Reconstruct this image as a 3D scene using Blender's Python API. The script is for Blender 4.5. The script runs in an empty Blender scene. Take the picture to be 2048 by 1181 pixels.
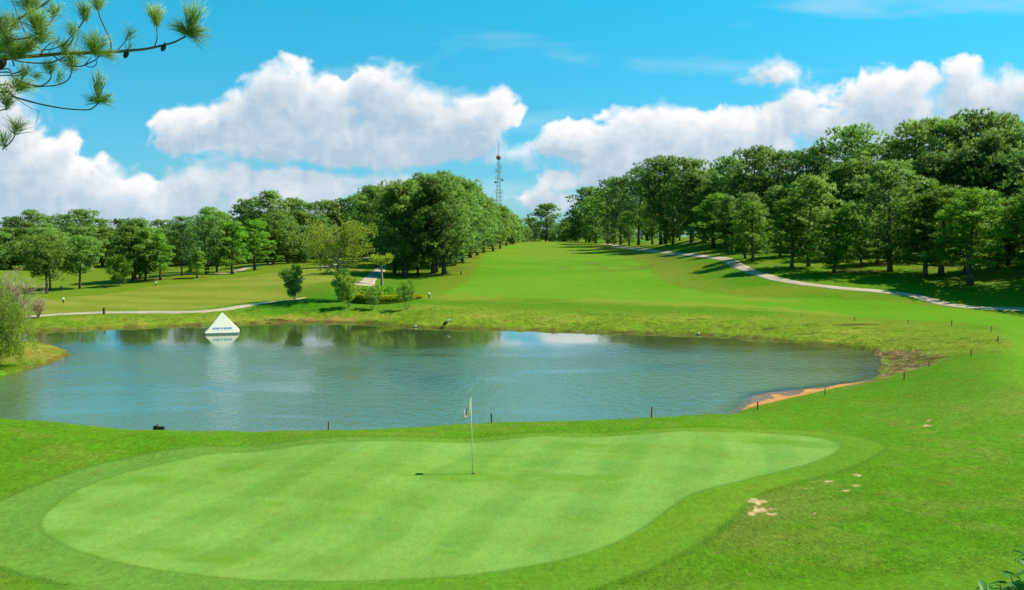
import bpy, math, random
import numpy as np
from mathutils import Vector, Matrix

# ------------------------------------------------------------------ camera, light, exposure
SC = bpy.context.scene
COL = SC.collection
F = 1774.0                       # focal length in photo pixels (photo 2048 wide)
CAM_Z = 7.7
PITCH = math.atan(120.5 / F)
cam_data = bpy.data.cameras.new('camera')
cam_data.sensor_width = 36.0
cam_data.lens = 36.0 * F / 2048.0
cam_data.clip_start = 0.1
cam_data.clip_end = 6000.0
cam = bpy.data.objects.new('camera', cam_data)
COL.objects.link(cam)
cam.location = (0, 0, CAM_Z)
cam.rotation_euler = (math.pi / 2 - PITCH, 0, 0)
SC.camera = cam

SUN_AZ = math.radians(74)        # to the right of the view direction
SUN_EL = math.radians(51)
sun_dir = Vector((math.sin(SUN_AZ) * math.cos(SUN_EL), math.cos(SUN_AZ) * math.cos(SUN_EL), math.sin(SUN_EL)))
sd = bpy.data.lights.new('sun', 'SUN')
sd.energy = 4.6
sd.angle = math.radians(0.5)
sd.color = (1.0, 0.95, 0.86)
sun = bpy.data.objects.new('sun', sd)
COL.objects.link(sun)
sun.rotation_euler = sun_dir.to_track_quat('Z', 'Y').to_euler()

SC.view_settings.view_transform = 'Standard'
SC.view_settings.look = 'None'
SC.view_settings.gamma = 1.0
SC.view_settings.exposure = 0.55
SC.cycles.max_bounces = 6
SC.cycles.transparent_max_bounces = 6
SC.cycles.diffuse_bounces = 4
SC.cycles.glossy_bounces = 3


def pxdir(px, py):
    """world direction through photo pixel"""
    x = (px - 1024.0) / F
    y = -(py - 590.5) / F
    c, s = math.cos(PITCH), math.sin(PITCH)
    return np.array([x, c + y * s, -s + y * c])


def P(px, py, Y):
    """world point seen at photo pixel at depth Y"""
    d = pxdir(px, py)
    t = Y / d[1]
    return np.array([d[0] * t, Y, CAM_Z + d[2] * t])


def PZ(px, py, z=0.0):
    d = pxdir(px, py)
    t = (z - CAM_Z) / d[2]
    return np.array([d[0] * t, d[1] * t, z])


# ------------------------------------------------------------------ world: sky with cumulus
def N(nt, typ, **kw):
    n = nt.nodes.new(typ)
    for k, v in kw.items():
        setattr(n, k, v)
    return n


class G:
    """tiny helper for shader maths"""
    def __init__(self, nt):
        self.nt = nt

    def put(self, sock, v):
        if isinstance(v, (int, float)):
            sock.default_value = v
        elif isinstance(v, (tuple, list)):
            v = tuple(v)
            if len(sock.default_value) == 4 and len(v) == 3:
                v = v + (1.0,)
            sock.default_value = v
        else:
            self.nt.links.new(v, sock)

    def m(self, op, a, b=0.0, c=0.0, clamp=False):
        n = N(self.nt, 'ShaderNodeMath', operation=op, use_clamp=clamp)
        self.put(n.inputs[0], a); self.put(n.inputs[1], b); self.put(n.inputs[2], c)
        return n.outputs[0]

    def mr(self, v, a, b, c=0.0, d=1.0, smooth=True):
        n = N(self.nt, 'ShaderNodeMapRange', interpolation_type='SMOOTHSTEP' if smooth else 'LINEAR')
        self.put(n.inputs[0], v)
        n.inputs[1].default_value = a; n.inputs[2].default_value = b
        n.inputs[3].default_value = c; n.inputs[4].default_value = d
        return n.outputs[0]

    def mix(self, f, a, b, mode='MIX'):
        n = N(self.nt, 'ShaderNodeMix', data_type='RGBA', blend_type=mode)
        self.put(n.inputs[0], f); self.put(n.inputs[6], a); self.put(n.inputs[7], b)
        return n.outputs[2]

    def vm(self, op, a, b=(0, 0, 0)):
        n = N(self.nt, 'ShaderNodeVectorMath', operation=op)
        self.put(n.inputs[0], a); self.put(n.inputs[1], b)
        return n.outputs[0] if op not in ('LENGTH', 'DOT_PRODUCT') else n.outputs[1]

    def noise(self, vec, scale, detail=3.0, rough=0.5, dist=0.0, lac=2.0):
        n = N(self.nt, 'ShaderNodeTexNoise')
        if vec is not None:
            self.put(n.inputs['Vector'], vec)
        n.inputs['Scale'].default_value = scale
        n.inputs['Detail'].default_value = detail
        n.inputs['Roughness'].default_value = rough
        n.inputs['Distortion'].default_value = dist
        n.inputs['Lacunarity'].default_value = lac
        return n.outputs[0]


CLOUDS = [  # photo-space centre and radii of each cumulus lobe, turned into directions
    (400, 270, 95, 58), (480, 245, 80, 58), (575, 215, 95, 90), (660, 225, 100, 78), (760, 200, 95, 80), (850, 235, 110, 72),
    (940, 235, 95, 70), (965, 275, 70, 52), (540, 285, 210, 54), (720, 290, 260, 60), (880, 295, 150, 52),
    (25, 275, 75, 48), (150, 290, 40, 26), (60, 330, 130, 52), (170, 350, 110, 40), (60, 390, 190, 75), (240, 405, 150, 62), (370, 425, 190, 48),
    (395, 372, 85, 56), (465, 362, 75, 52), (560, 375, 110, 50), (660, 378, 120, 52), (770, 382, 110, 48), (560, 425, 320, 55), (300, 425, 200, 55), (840, 395, 70, 36),
    (1055, 300, 68, 32), (1140, 290, 72, 46), (1220, 290, 90, 44), (1290, 250, 95, 44), (1350, 285, 130, 60), (1460, 275, 120, 52), (1545, 275, 55, 62),
    (1115, 372, 52, 36), (1060, 398, 75, 30), (1130, 405, 85, 30), (1300, 335, 200, 55), (1500, 335, 230, 50),
    (1605, 215, 52, 36), (1640, 250, 80, 52), (1700, 195, 70, 38), (1780, 195, 100, 58), (1850, 165, 60, 40), (1915, 160, 60, 50), (1960, 215, 140, 75),
    (2050, 190, 90, 60), (1800, 245, 180, 70), (1700, 305, 200, 45), (1555, 152, 75, 36),
    (-150, 230, 220, 130), (2300, 250, 260, 110), (-400, 400, 300, 100),
]

world = bpy.data.worlds.new('World')
SC.world = world
world.use_nodes = True


def build_world():
    nt = world.node_tree
    nt.nodes.clear()
    g = G(nt)
    out = N(nt, 'ShaderNodeOutputWorld')
    bg = N(nt, 'ShaderNodeBackground')
    sky = N(nt, 'ShaderNodeTexSky', sky_type='NISHITA', sun_disc=False)
    sky.sun_elevation = SUN_EL
    sky.sun_rotation = SUN_AZ
    sky.altitude = 1500
    sky.air_density = 1.0
    sky.dust_density = 0.6
    sky.ozone_density = 1.2
    tc = N(nt, 'ShaderNodeTexCoord')
    sep = N(nt, 'ShaderNodeSeparateXYZ')
    nt.links.new(tc.outputs['Generated'], sep.inputs[0])
    x, y, z = sep.outputs
    el = g.mr(z, 0.0, 0.27, 0, 1, False)
    tint = g.mix(el, (0.66, 1.10, 1.50), (0.20, 2.36, 2.28))
    fin = g.mix(1.0, sky.outputs[0], tint, 'MULTIPLY')
    nt.links.new(fin, bg.inputs[0])
    bg.inputs[1].default_value = 0.05
    nt.links.new(bg.outputs[0], out.inputs[0])


build_world()

# ------------------------------------------------------------------ object helpers
def link(name, data, parent=None):
    o = bpy.data.objects.new(name, data)
    COL.objects.link(o)
    if parent is not None:
        o.parent = parent
    return o


def tag(o, label=None, cat=None, group=None, kind=None):
    if label: o['label'] = label
    if cat: o['category'] = cat
    if group: o['group'] = group
    if kind: o['kind'] = kind
    return o


def thing(name, label, cat, loc=(0, 0, 0), rotz=0.0, group=None):
    o = link(name, None)
    o.empty_display_size = 0.2
    o.location = [float(v) for v in loc]
    o.rotation_euler = (0, 0, rotz)
    return tag(o, label, cat, group)


def np_mesh(name, verts, faces, mats, smooth=False, mat_idx=None):
    """verts (n,3); faces (m,k) uniform"""
    verts = np.asarray(verts, dtype=np.float32)
    faces = np.asarray(faces, dtype=np.int32)
    me = bpy.data.meshes.new(name)
    n, k = faces.shape
    me.vertices.add(len(verts)); me.vertices.foreach_set('co', verts.ravel())
    me.loops.add(n * k); me.loops.foreach_set('vertex_index', faces.ravel())
    me.polygons.add(n)
    me.polygons.foreach_set('loop_start', np.arange(0, n * k, k, dtype=np.int32))
    me.polygons.foreach_set('loop_total', np.full(n, k, dtype=np.int32))
    if smooth:
        me.polygons.foreach_set('use_smooth', np.ones(n, dtype=bool))
    for m in (mats if isinstance(mats, (list, tuple)) else [mats]):
        me.materials.append(m)
    if mat_idx is not None:
        me.polygons.foreach_set('material_index', np.asarray(mat_idx, dtype=np.int32))
    me.update(calc_edges=True)
    me.validate()
    return me


class MB:
    """collects quads / tris (as quads with repeated index avoided) into one mesh"""
    def __init__(self):
        self.v = []; self.f = []; self.n = 0

    def add(self, v, f):
        v = np.asarray(v, float)
        for q in f:
            self.f.append(tuple(int(i) + self.n for i in q))
        self.v.append(v); self.n += len(v)

    def tube(self, pts, rad, seg=8, cap=True):
        pts = [np.asarray(p, float) for p in pts]
        if not hasattr(rad, '__len__'):
            rad = [rad] * len(pts)
        V = []; nrm = None
        for i, p in enumerate(pts):
            a = pts[max(i - 1, 0)]; b = pts[min(i + 1, len(pts) - 1)]
            t = b - a; t = t / (np.linalg.norm(t) + 1e-9)
            if nrm is None:
                r = np.array([0, 0, 1.0]) if abs(t[2]) < 0.9 else np.array([1.0, 0, 0])
                nrm = np.cross(t, r)
            nrm = nrm - t * np.dot(nrm, t)
            nrm /= (np.linalg.norm(nrm) + 1e-9)
            bn = np.cross(t, nrm)
            for k in range(seg):
                an = 2 * math.pi * k / seg
                V.append(p + rad[i] * (math.cos(an) * nrm + math.sin(an) * bn))
        Fc = []
        for i in range(len(pts) - 1):
            for k in range(seg):
                k2 = (k + 1) % seg
                Fc.append((i * seg + k, i * seg + k2, (i + 1) * seg + k2, (i + 1) * seg + k))
        if cap:
            Fc.append(tuple(range(seg))[::-1])
            Fc.append(tuple((len(pts) - 1) * seg + k for k in range(seg)))
        self.add(V, Fc)

    def box(self, c, s, rot=None):
        c = np.asarray(c, float); s = np.asarray(s, float) / 2
        V = np.array([[x, y, z] for x in (-1, 1) for y in (-1, 1) for z in (-1, 1)], float) * s
        if rot is not None:
            V = V @ np.asarray(rot).T
        self.add(V + c, [(0, 1, 3, 2), (4, 6, 7, 5), (0, 4, 5, 1), (2, 3, 7, 6), (0, 2, 6, 4), (1, 5, 7, 3)])

    def ball(self, c, r, sc=(1, 1, 1), seg=12, rings=8):
        V = []; Fc = []
        for i in range(rings + 1):
            th = math.pi * i / rings
            for k in range(seg):
                ph = 2 * math.pi * k / seg
                V.append((c[0] + r * sc[0] * math.sin(th) * math.cos(ph), c[1] + r * sc[1] * math.sin(th) * math.sin(ph), c[2] + r * sc[2] * math.cos(th)))
        for i in range(rings):
            for k in range(seg):
                k2 = (k + 1) % seg
                Fc.append((i * seg + k, (i + 1) * seg + k, (i + 1) * seg + k2, i * seg + k2))
        self.add(V, Fc)

    def build(self, name, mat, parent=None, smooth=False):
        me = bpy.data.meshes.new(name)
        me.from_pydata(np.concatenate(self.v).tolist(), [], self.f)
        me.materials.append(mat)
        if smooth:
            me.polygons.foreach_set('use_smooth', [True] * len(me.polygons))
        me.update()
        me.validate()
        return link(name, me, parent)


# ------------------------------------------------------------------ materials
def new_mat(name):
    m = bpy.data.materials.new(name)
    m.use_nodes = True
    nt = m.node_tree
    b = nt.nodes['Principled BSDF']
    return m, nt, b, G(nt)


def simple_mat(name, col, rough=0.7, var=0.25, scale=6.0, spec=0.3, bump=0.0, metal=0.0):
    m, nt, b, g = new_mat(name)
    tc = N(nt, 'ShaderNodeTexCoord')
    n = g.noise(tc.outputs['Object'], scale, 5, 0.6)
    k = g.mr(n, 0.3, 0.7, 1 - var, 1 + var, False)
    mixn = g.mix(1.0, tuple(col), k, 'MULTIPLY')
    nt.links.new(mixn, b.inputs['Base Color'])
    b.inputs['Roughness'].default_value = rough
    b.inputs['Specular IOR Level'].default_value = spec
    b.inputs['Metallic'].default_value = metal
    if bump:
        bn = N(nt, 'ShaderNodeBump'); bn.inputs['Strength'].default_value = 0.6
        bn.inputs['Distance'].default_value = bump
        nt.links.new(g.noise(tc.outputs['Object'], scale * 4, 4, 0.6), bn.inputs['Height'])
        nt.links.new(bn.outputs[0], b.inputs['Normal'])
    return m


def leaf_mat(name, col, col2, trans=0.35, rough=0.5, rnd=0.22, scale=0.9):
    """foliage: clump-sized hue variation, per-tree variation, some light through the leaf"""
    m, nt, b, g = new_mat(name)
    geo = N(nt, 'ShaderNodeNewGeometry')
    oi = N(nt, 'ShaderNodeObjectInfo')
    n = g.mr(g.noise(geo.outputs['Position'], scale, 3, 0.55), 0.36, 0.64)
    n2 = g.mr(geo.outputs['Random Per Island'], 0.0, 1.0, 0.82, 1.18, False)
    c = g.mix(n, tuple(col), tuple(col2))
    k = g.m('MULTIPLY', n2, g.mr(oi.outputs['Random'], 0, 1, 1 - rnd, 1 + rnd, False))
    hue = g.mix(g.m('FRACT', g.m('MULTIPLY', oi.outputs['Random'], 7.31)), (.92, 1.0, 1.06), (1.10, 1.03, .88))
    c = g.mix(1.0, g.mix(1.0, c, hue, 'MULTIPLY'), k, 'MULTIPLY')
    nt.links.new(c, b.inputs['Base Color'])
    b.inputs['Roughness'].default_value = rough
    b.inputs['Specular IOR Level'].default_value = 0.4
    tr = N(nt, 'ShaderNodeBsdfTranslucent')
    ct = g.mix(1.0, c, (1.25, 1.30, 0.45), 'MULTIPLY')
    nt.links.new(ct, tr.inputs[0])
    mx = N(nt, 'ShaderNodeMixShader'); mx.inputs[0].default_value = trans
    nt.links.new(b.outputs[0], mx.inputs[1]); nt.links.new(tr.outputs[0], mx.inputs[2])
    nt.links.new(mx.outputs[0], nt.nodes['Material Output'].inputs[0])
    return m
# ------------------------------------------------------------------ terrain
def wY(Y):
    return np.sqrt(np.asarray(Y, float) ** 2 + 64.0)


RIGHT_PATH = [(1208, 488.5, 262), (1240, 495, 225), (1300, 502.5, 190), (1350, 508, 165), (1400, 512.5, 150), (1440, 516.5, 138), (1462, 523, 130), (1485, 536, 121),
              (1520, 549, 113), (1580, 564, 105), (1660, 575, 100), (1750, 582, 97.5), (1820, 590, 95), (1860, 600, 92), (1900, 610, 88.5),
              (1960, 617, 86), (2048, 620, 85.5), (2160, 622, 86)]
LEFT_PATH = [(-60, 640, 79), (55, 634, 79), (120, 629, 80), (200, 626, 80.5), (300, 625, 80.5), (380, 624.5, 80.5), (440, 620, 82), (490, 612, 85), (540, 604, 88.5), (600, 596, 95)]

FAR_SHORE = [(-160, 676), (-60, 672), (40, 665), (100, 662), (200, 658), (300, 655), (380, 652), (450, 649.5), (500, 648), (560, 646.5), (600, 645.5), (660, 645.5), (740, 648), (790, 652),
             (840, 656), (900, 658), (960, 659), (1060, 661), (1130, 664), (1200, 666), (1290, 668), (1380, 670), (1460, 675), (1550, 681),
             (1640, 690), (1700, 696), (1745, 704), (1762, 720), (1760, 742), (1738, 764), (1690, 775), (1640, 786), (1580, 799), (1500, 819)]
NEAR_LIP = [(1420, 829, .62), (1300, 836, .7), (1200, 840, .75), (1100, 843, .75), (1000, 845, .75), (900, 850, .75), (800, 857, .75), (660, 861, .75), (560, 862, .72),
            (450, 862, .7), (320, 860, .72), (200, 854, .8), (100, 844, .9), (0, 838, 1.0), (-120, 830, 1.1)]
shore = [PZ(px, py, 0.0)[:2] for px, py in FAR_SHORE]
shore[-1:] = [PZ(1500, 819, 0.0)[:2]]
lip_pts = []
for px, py, z in NEAR_LIP:
    p = PZ(px, py, z); lip_pts.append(p)
    k = (p[1] + 1.25 + z) / p[1]
    shore.append((p[0] * k, p[1] * k))
# left arm of the pond and the grassy point that juts in from the left
shore += [(-34, 36), (-44, 40), (-46, 44), tuple(PZ(-120, 768)[:2]), tuple(PZ(0, 753)[:2]), tuple(PZ(50, 741)[:2]), tuple(PZ(95, 729)[:2]), tuple(PZ(114, 722)[:2]),
          (-28.3, 56.5), (-31, 60.5), (-36, 64), (-44, 66.5), (-52, 68)]
SHORE = np.array(shore)


def poly_sd(x, y, poly):
    """signed distance, negative inside"""
    poly = np.asarray(poly, float)
    d2 = np.full(x.shape, 1e18); ins = np.zeros(x.shape, bool)
    n = len(poly)
    for i in range(n):
        ax, ay = poly[i]; bx, by = poly[(i + 1) % n]
        ex, ey = bx - ax, by - ay
        t = np.clip(((x - ax) * ex + (y - ay) * ey) / (ex * ex + ey * ey + 1e-12), 0, 1)
        dx = x - ax - t * ex; dy = y - ay - t * ey
        d2 = np.minimum(d2, dx * dx + dy * dy)
        c = ((ay > y) != (by > y)) & (x < (bx - ax) * (y - ay) / (by - ay + 1e-12) + ax)
        ins ^= c
    d = np.sqrt(d2)
    return np.where(ins, -d, d)


def line_d(x, y, pts):
    d2 = np.full(x.shape, 1e18)
    for i in range(len(pts) - 1):
        ax, ay = pts[i]; bx, by = pts[i + 1]
        ex, ey = bx - ax, by - ay
        t = np.clip(((x - ax) * ex + (y - ay) * ey) / (ex * ex + ey * ey + 1e-12), 0, 1)
        dx = x - ax - t * ex; dy = y - ay - t * ey
        d2 = np.minimum(d2, dx * dx + dy * dy)
    return np.sqrt(d2)


SILT = np.array([PZ(a, b, 0)[:2] for a, b in [(1490, 786), (1560, 776), (1640, 770), (1735, 762), (1765, 768), (1700, 790), (1600, 812), (1500, 835), (1478, 812)]])
ANCH = []   # (x, y, z)
for a in RIGHT_PATH + LEFT_PATH:
    ANCH.append(P(*a))
for q in lip_pts:
    ANCH.append(q)
for (px, py) in FAR_SHORE[::2]:
    ANCH.append(PZ(px, py, 0.0))
for p in SHORE[len(FAR_SHORE):]:
    ANCH.append(np.array([p[0], p[1], 0.0]))
for a in [  # (px, py, depth)
    # foreground: green and its surrounds
    (0, 1000, 22.3), (0, 1100, 18.6), (0, 1181, 16), (0, 900, 27.6), (250, 1181, 16.3), (250, 1000, 22.5), (250, 900, 28), (500, 1181, 16.6), (500, 1050, 20.6), (500, 950, 24.9), (500, 890, 28.6),
    (800, 1181, 16.6), (945, 950, 24.7), (945, 1050, 20.6), (945, 885, 28.6), (1200, 1181, 16.5), (1200, 1000, 22.4), (1200, 875, 29.4), (1500, 1181, 15.9), (1500, 1050, 20.2), (1500, 950, 24.6), (1500, 870, 30),
    (1700, 900, 27.6), (1800, 1050, 19.8), (1800, 1181, 15.4), (2048, 1181, 14.9), (2048, 1050, 19.4), (2048, 900, 27), (2048, 780, 36), (2250, 900, 27), (2250, 1100, 17.5), (-250, 1000, 22), (-250, 1150, 16.5), (-250, 880, 28),
    (1650, 840, 34), (1800, 800, 37.5), (1515, 820, 37.6), (1650, 791, 40.6), (1808, 759, 43.5), (1858, 733, 47.2), (1941, 711, 50.5), (1995, 684, 56.5), (1982, 664, 62.5), (1902, 652, 67.5), (1816, 648, 69.5),
    (1709, 642, 72.5), (1600, 633, 76), (1501, 627, 78.3), (1360, 625, 79.5), (1261, 625, 79.5), (1161, 625, 79.5), (1052, 622, 80.5), (963, 621, 81), (861, 620, 81), (2048, 700, 55), (2150, 650, 72), (2048, 650, 70),
    (1880, 724, 51.5), (1840, 716, 54), (1780, 728, 53.1), (1800, 745, 49.4),
    # far side of the pond to the crest
    (1000, 598, 92), (1300, 606, 90), (1500, 612, 89), (1700, 618, 87.5), (1850, 630, 80), (900, 590, 97), (1000, 560, 119), (1000, 530, 150), (1000, 505, 195), (1080, 485, 262), (1140, 484, 268), (990, 490, 240),
    (1150, 560, 119), (1150, 520, 168), (1300, 560, 118), (1300, 530, 146), (1450, 580, 103), (1500, 575, 104), (1400, 545, 126), (1250, 505, 195), (930, 540, 138), (940, 505, 190), (1700, 598, 93.5),
    (1040, 484, 280),
    # right bank behind the path and the wood
    (1300, 482, 235), (1400, 478, 195), (1400, 497, 165), (1480, 505, 150), (1560, 525, 125), (1620, 532, 118), (1700, 548, 110), (1800, 552, 106), (1900, 555, 104), (1980, 580, 95), (2048, 592, 91),
    (2048, 540, 104), (2048, 515, 118), (1900, 520, 120), (1750, 510, 130), (1600, 497, 148), (1850, 492, 150), (2048, 490, 145), (1500, 486, 172), (1700, 480, 175), (2200, 560, 100), (2200, 510, 125),
    # knoll with the saplings
    (590, 602, 87), (697, 616, 83.5), (743, 620, 83), (813, 620, 82.5), (677, 599, 89), (760, 602, 89.5), (840, 598, 92), (640, 578, 97), (700, 563, 104), (762, 572, 110), (620, 625, 82), (560, 628, 81.5), (520, 632, 80), (830, 570, 112),
    (860, 602, 90), (800, 553, 134), (870, 548, 136), (900, 552, 130), (728, 567, 114), (757, 544, 138), (740, 556, 124),
    # left fairway
    (640, 556, 122), (560, 570, 112), (480, 590, 101), (350, 605, 93), (200, 605, 93), (100, 600, 95), (60, 605, 92), (560, 540, 150), (648, 533, 160), (720, 518, 182), (700, 505, 200), (446, 547, 150), (518, 532, 165),
    (450, 570, 118), (400, 548, 145), (330, 560, 130), (250, 573, 122), (240, 545, 160), (160, 577, 120), (95, 583, 114), (126, 603, 94), (200, 590, 105), (100, 545, 165), (0, 580, 115), (0, 545, 160), (300, 530, 190),
    (500, 515, 200), (600, 505, 205), (150, 525, 200), (-200, 580, 120), (-200, 530, 190),
    # grassy point on the left
    (20, 690, 58), (60, 700, 56.5), (-60, 700, 55), (-60, 730, 50), (20, 722, 53.2)]:
    ANCH.append(P(*a))
for p in [(0, 330, 4.2), (-120, 330, 3.5), (120, 330, 7), (-200, 260, 3), (200, 230, 9), (150, 160, 8.5), (0, 500, 3), (-300, 500, 3), (300, 500, 6), (0, 1200, 3), (-900, 1200, 3), (900, 1200, 3), (0, 2500, 3), (-2000, 2500, 3), (2000, 2500, 3),
          (0, 9, 3.3), (-8, 9, 3.3), (8, 9, 3.4), (0, 4.5, 4.9), (-8, 5, 4.7), (8, 5, 4.8), (0, 0, 6.1), (-10, 0, 6.0), (10, 0, 6.1), (0, -30, 7), (-60, -30, 6), (60, -30, 7), (-50, 10, 3), (50, 10, 4), (-70, 30, 1.5), (70, 40, 3), (90, 90, 5),
          (-90, 60, 1.2), (-110, 100, 1.5), (-12, 40, -1.5), (5, 42, -1.8), (-10, 55, -2), (8, 58, -1.6), (-25, 66, -.8), (0, 66, -1), (20, 55, -.6), (15, 46, -.7), (-28, 42, -1)]:
    ANCH.append(np.array(p, float))
ANCH = np.array(ANCH)


def tcoord(x, y):
    return np.stack([np.asarray(x) / wY(y) * 1.6, np.arcsinh(np.asarray(y) / 8.0)], -1)


def fit_rbf():
    c = tcoord(ANCH[:, 0], ANCH[:, 1])
    n = len(c)
    r = np.linalg.norm(c[:, None] - c[None], axis=-1)
    K = np.where(r > 0, r * r * np.log(r + 1e-12), 0) + np.eye(n) * 2e-5
    A = np.zeros((n + 3, n + 3))
    A[:n, :n] = K; A[:n, n] = 1; A[:n, n + 1:] = c; A[n:, :n] = A[:n, n:].T
    b = np.zeros(n + 3); b[:n] = ANCH[:, 2]
    return c, np.linalg.solve(A, b)


RC, RW = fit_rbf()


def rbf(x, y):
    q = tcoord(x, y); sh = q.shape[:-1]; q = q.reshape(-1, 2)
    out = np.empty(len(q))
    for i in range(0, len(q), 20000):
        s = q[i:i + 20000]
        r2 = ((s[:, None] - RC[None]) ** 2).sum(-1)
        out[i:i + 20000] = (0.5 * r2 * np.log(r2 + 1e-20)) @ RW[:-3] + RW[-3] + s @ RW[-2:]
    return out.reshape(sh)


_rs = np.random.RandomState(5)
_NT = _rs.rand(256, 256)


def vnoise(x, y):
    xi = np.floor(x).astype(int); yi = np.floor(y).astype(int)
    fx = x - xi; fy = y - yi
    fx = fx * fx * (3 - 2 * fx); fy = fy * fy * (3 - 2 * fy)
    g = lambda a, b: _NT[a & 255, b & 255]
    return (g(xi, yi) * (1 - fx) + g(xi + 1, yi) * fx) * (1 - fy) + (g(xi, yi + 1) * (1 - fx) + g(xi + 1, yi + 1) * fx) * fy


def fbm(x, y, o=4):
    s = 0; a = 0.5
    for i in range(o):
        s = s + a * vnoise(x * 2 ** i + 17.3 * i, y * 2 ** i + 9.1 * i); a *= 0.5
    return s / (1 - 0.5 ** o)


def sst(a, b, x):
    t = np.clip((x - a) / (b - a), 0, 1)
    return t * t * (3 - 2 * t)


def height(x, y):
    x = np.asarray(x, float); y = np.asarray(y, float)
    z = rbf(x, y)
    d = poly_sd(x, y, SHORE)
    d = d + (fbm(x * 0.9, y * 0.9, 3) - 0.5) * 0.5 * sst(80, 60, y) * 1.0
    # outside the pond the ground never sinks below the water; a small cut edge at the waterline
    z_out = np.maximum(z, 0.03 + 0.16 * sst(0.0, 0.5, d) + 0.01 * np.clip(d, 0, 8))
    flat = sst(17, 20, x) * sst(58, 54, y)          # muddy shelf at the right-hand end
    z_in = np.maximum(np.minimum(z, 0.45 * d * (1 - 0.7 * flat)), -2.2) - 0.02
    sh = sst(1.6, -0.6, poly_sd(x, y, SILT))
    beach = 0.035 + 0.055 * np.clip(d, -3, 0) + 0.02 * (fbm(x * 1.1, y * 1.1, 3) - .5)
    z_in = z_in * (1 - sh) + sh * np.maximum(np.maximum(z_in, beach), -0.060 - 0.045 * np.clip(poly_sd(x, y, SILT), -1.2, 1) + 0.07 * (fbm(x * .8, y * .8, 3) - .5))
    # shelf of orange silt
    z2 = np.where(d > 0, np.where(flat > 0.3, np.maximum(z, 0.02 + 0.04 * np.clip(d, 0, 1)), z_out), z_in)
    bank = sst(-0.2, 0.6, d) * sst(9, 3, d) * sst(50, 60, y)
    z2 = z2 + bank * (fbm(x * 1.3, y * 1.3, 4) - 0.5) * 0.34
    z2 = z2 + sst(5, 12, d) * ((fbm(x * 0.12, y * 0.12, 2) - 0.5) * 0.12 + (fbm(x * 0.055 + 3, y * 0.045 + 8, 2) - .5) * .9 * sst(88, 105, y) * sst(0, -14, x)) * sst(40, 80, y)
    return z2


def h1(x, y):
    return float(height(np.array([x]), np.array([y]))[0])


def hit(px, py, y0=13.0, y1=420.0):
    """terrain point seen at photo pixel"""
    d = pxdir(px, py)
    Y = np.exp(np.linspace(math.log(y0), math.log(y1), 900))
    t = Y / d[1]
    z = CAM_Z + d[2] * t
    h = height(d[0] * t, Y)
    k = np.where(h >= z)[0]
    i = k[0] if len(k) else len(Y) - 1
    return np.array([d[0] * t[i], Y[i], h[i]])


def px_of(p):
    x, y, z = p[0], p[1], p[2] - CAM_Z
    c, s = math.cos(PITCH), math.sin(PITCH)
    yc = z * c + y * s; zc = y * c - z * s
    return 1024 + F * x / zc, 590.5 - F * yc / zc


# rows close together where the photo sees them close together
rows = [-160, -120, -90, -65, -45, -30, -20, -12, -6, -2, 1, 3.5, 5.5, 7.5, 9.5, 11.0, 12.2, 13.2]
pyy = 1190.0
while True:
    Y = 6.7 * F / (pyy - 470.0)
    if Y > 330: break
    if Y > rows[-1]: rows.append(Y)
    pyy -= 1.9 if Y < 45 else (1.25 if Y < 72 else (0.75 if Y < 110 else 0.5))
rows += [345, 365, 390, 430, 480, 560, 700, 900, 1200, 1700, 2400]
rows = np.array(rows)
tc_ = np.concatenate([np.linspace(-3.4, -0.66, 34)[:-1], np.linspace(-0.66, 0.66, 720), np.linspace(0.66, 3.4, 34)[1:]])
GX = tc_[None, :] * wY(rows)[:, None]
GY = np.repeat(rows[:, None], len(tc_), 1)
GZ = height(GX, GY)

GREEN_PX = [(80, 1045), (110, 1010), (160, 976), (250, 945), (350, 921), (450, 905), (600, 892), (800, 884), (1000, 880), (1150, 873), (1300, 867), (1420, 864), (1520, 865),
            (1600, 871), (1660, 880), (1688, 895), (1646, 918), (1563, 943), (1443, 969), (1390, 985), (1359, 1000), (1330, 1022), (1304, 1042), (1260, 1070), (1216, 1092), (1100, 1126), (950, 1149), (800, 1160), (600, 1163), (450, 1156), (300, 1138), (200, 1116), (130, 1090), (92, 1068)]
FRINGE_PX = [(-120, 1060), (-60, 1030), (0, 1000), (90, 962), (180, 930), (300, 905), (420, 891), (600, 880), (800, 874), (1000, 870), (1150, 864), (1300, 859), (1450, 856), (1600, 858), (1700, 868), (1760, 884), (1782, 900), (1702, 939), (1609, 962),
             (1550, 980), (1517, 992), (1470, 1036), (1430, 1070), (1387, 1100), (1308, 1138), (1193, 1181), (1050, 1215), (600, 1235), (300, 1205), (120, 1170), (0, 1140), (-80, 1110)]


def world_poly(pxs):
    """photo outline -> ground plane outline (height ~1 m plateau of the green)"""
    out = []
    for px, py in pxs:
        z = 1.05
        p = PZ(px, py, z)
        for _ in range(6):
            z = h1(p[0], p[1]); p = PZ(px, py, z)
        out.append(p[:2])
    # round the corners
    q = np.array(out)
    for _ in range(2):
        nq = []
        for i in range(len(q)):
            a, b = q[i], q[(i + 1) % len(q)]
            nq += [a * .75 + b * .25, a * .25 + b * .75]
        q = np.array(nq)
    return q


def hit_poly(pxs, rnd=2):
    q = np.array([hit(a[0], a[1])[:2] for a in pxs])
    for _ in range(rnd):
        nq = []
        for i in range(len(q)):
            a, b = q[i], q[(i + 1) % len(q)]
            nq += [a * .75 + b * .25, a * .25 + b * .75]
        q = np.array(nq)
    return q


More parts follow.
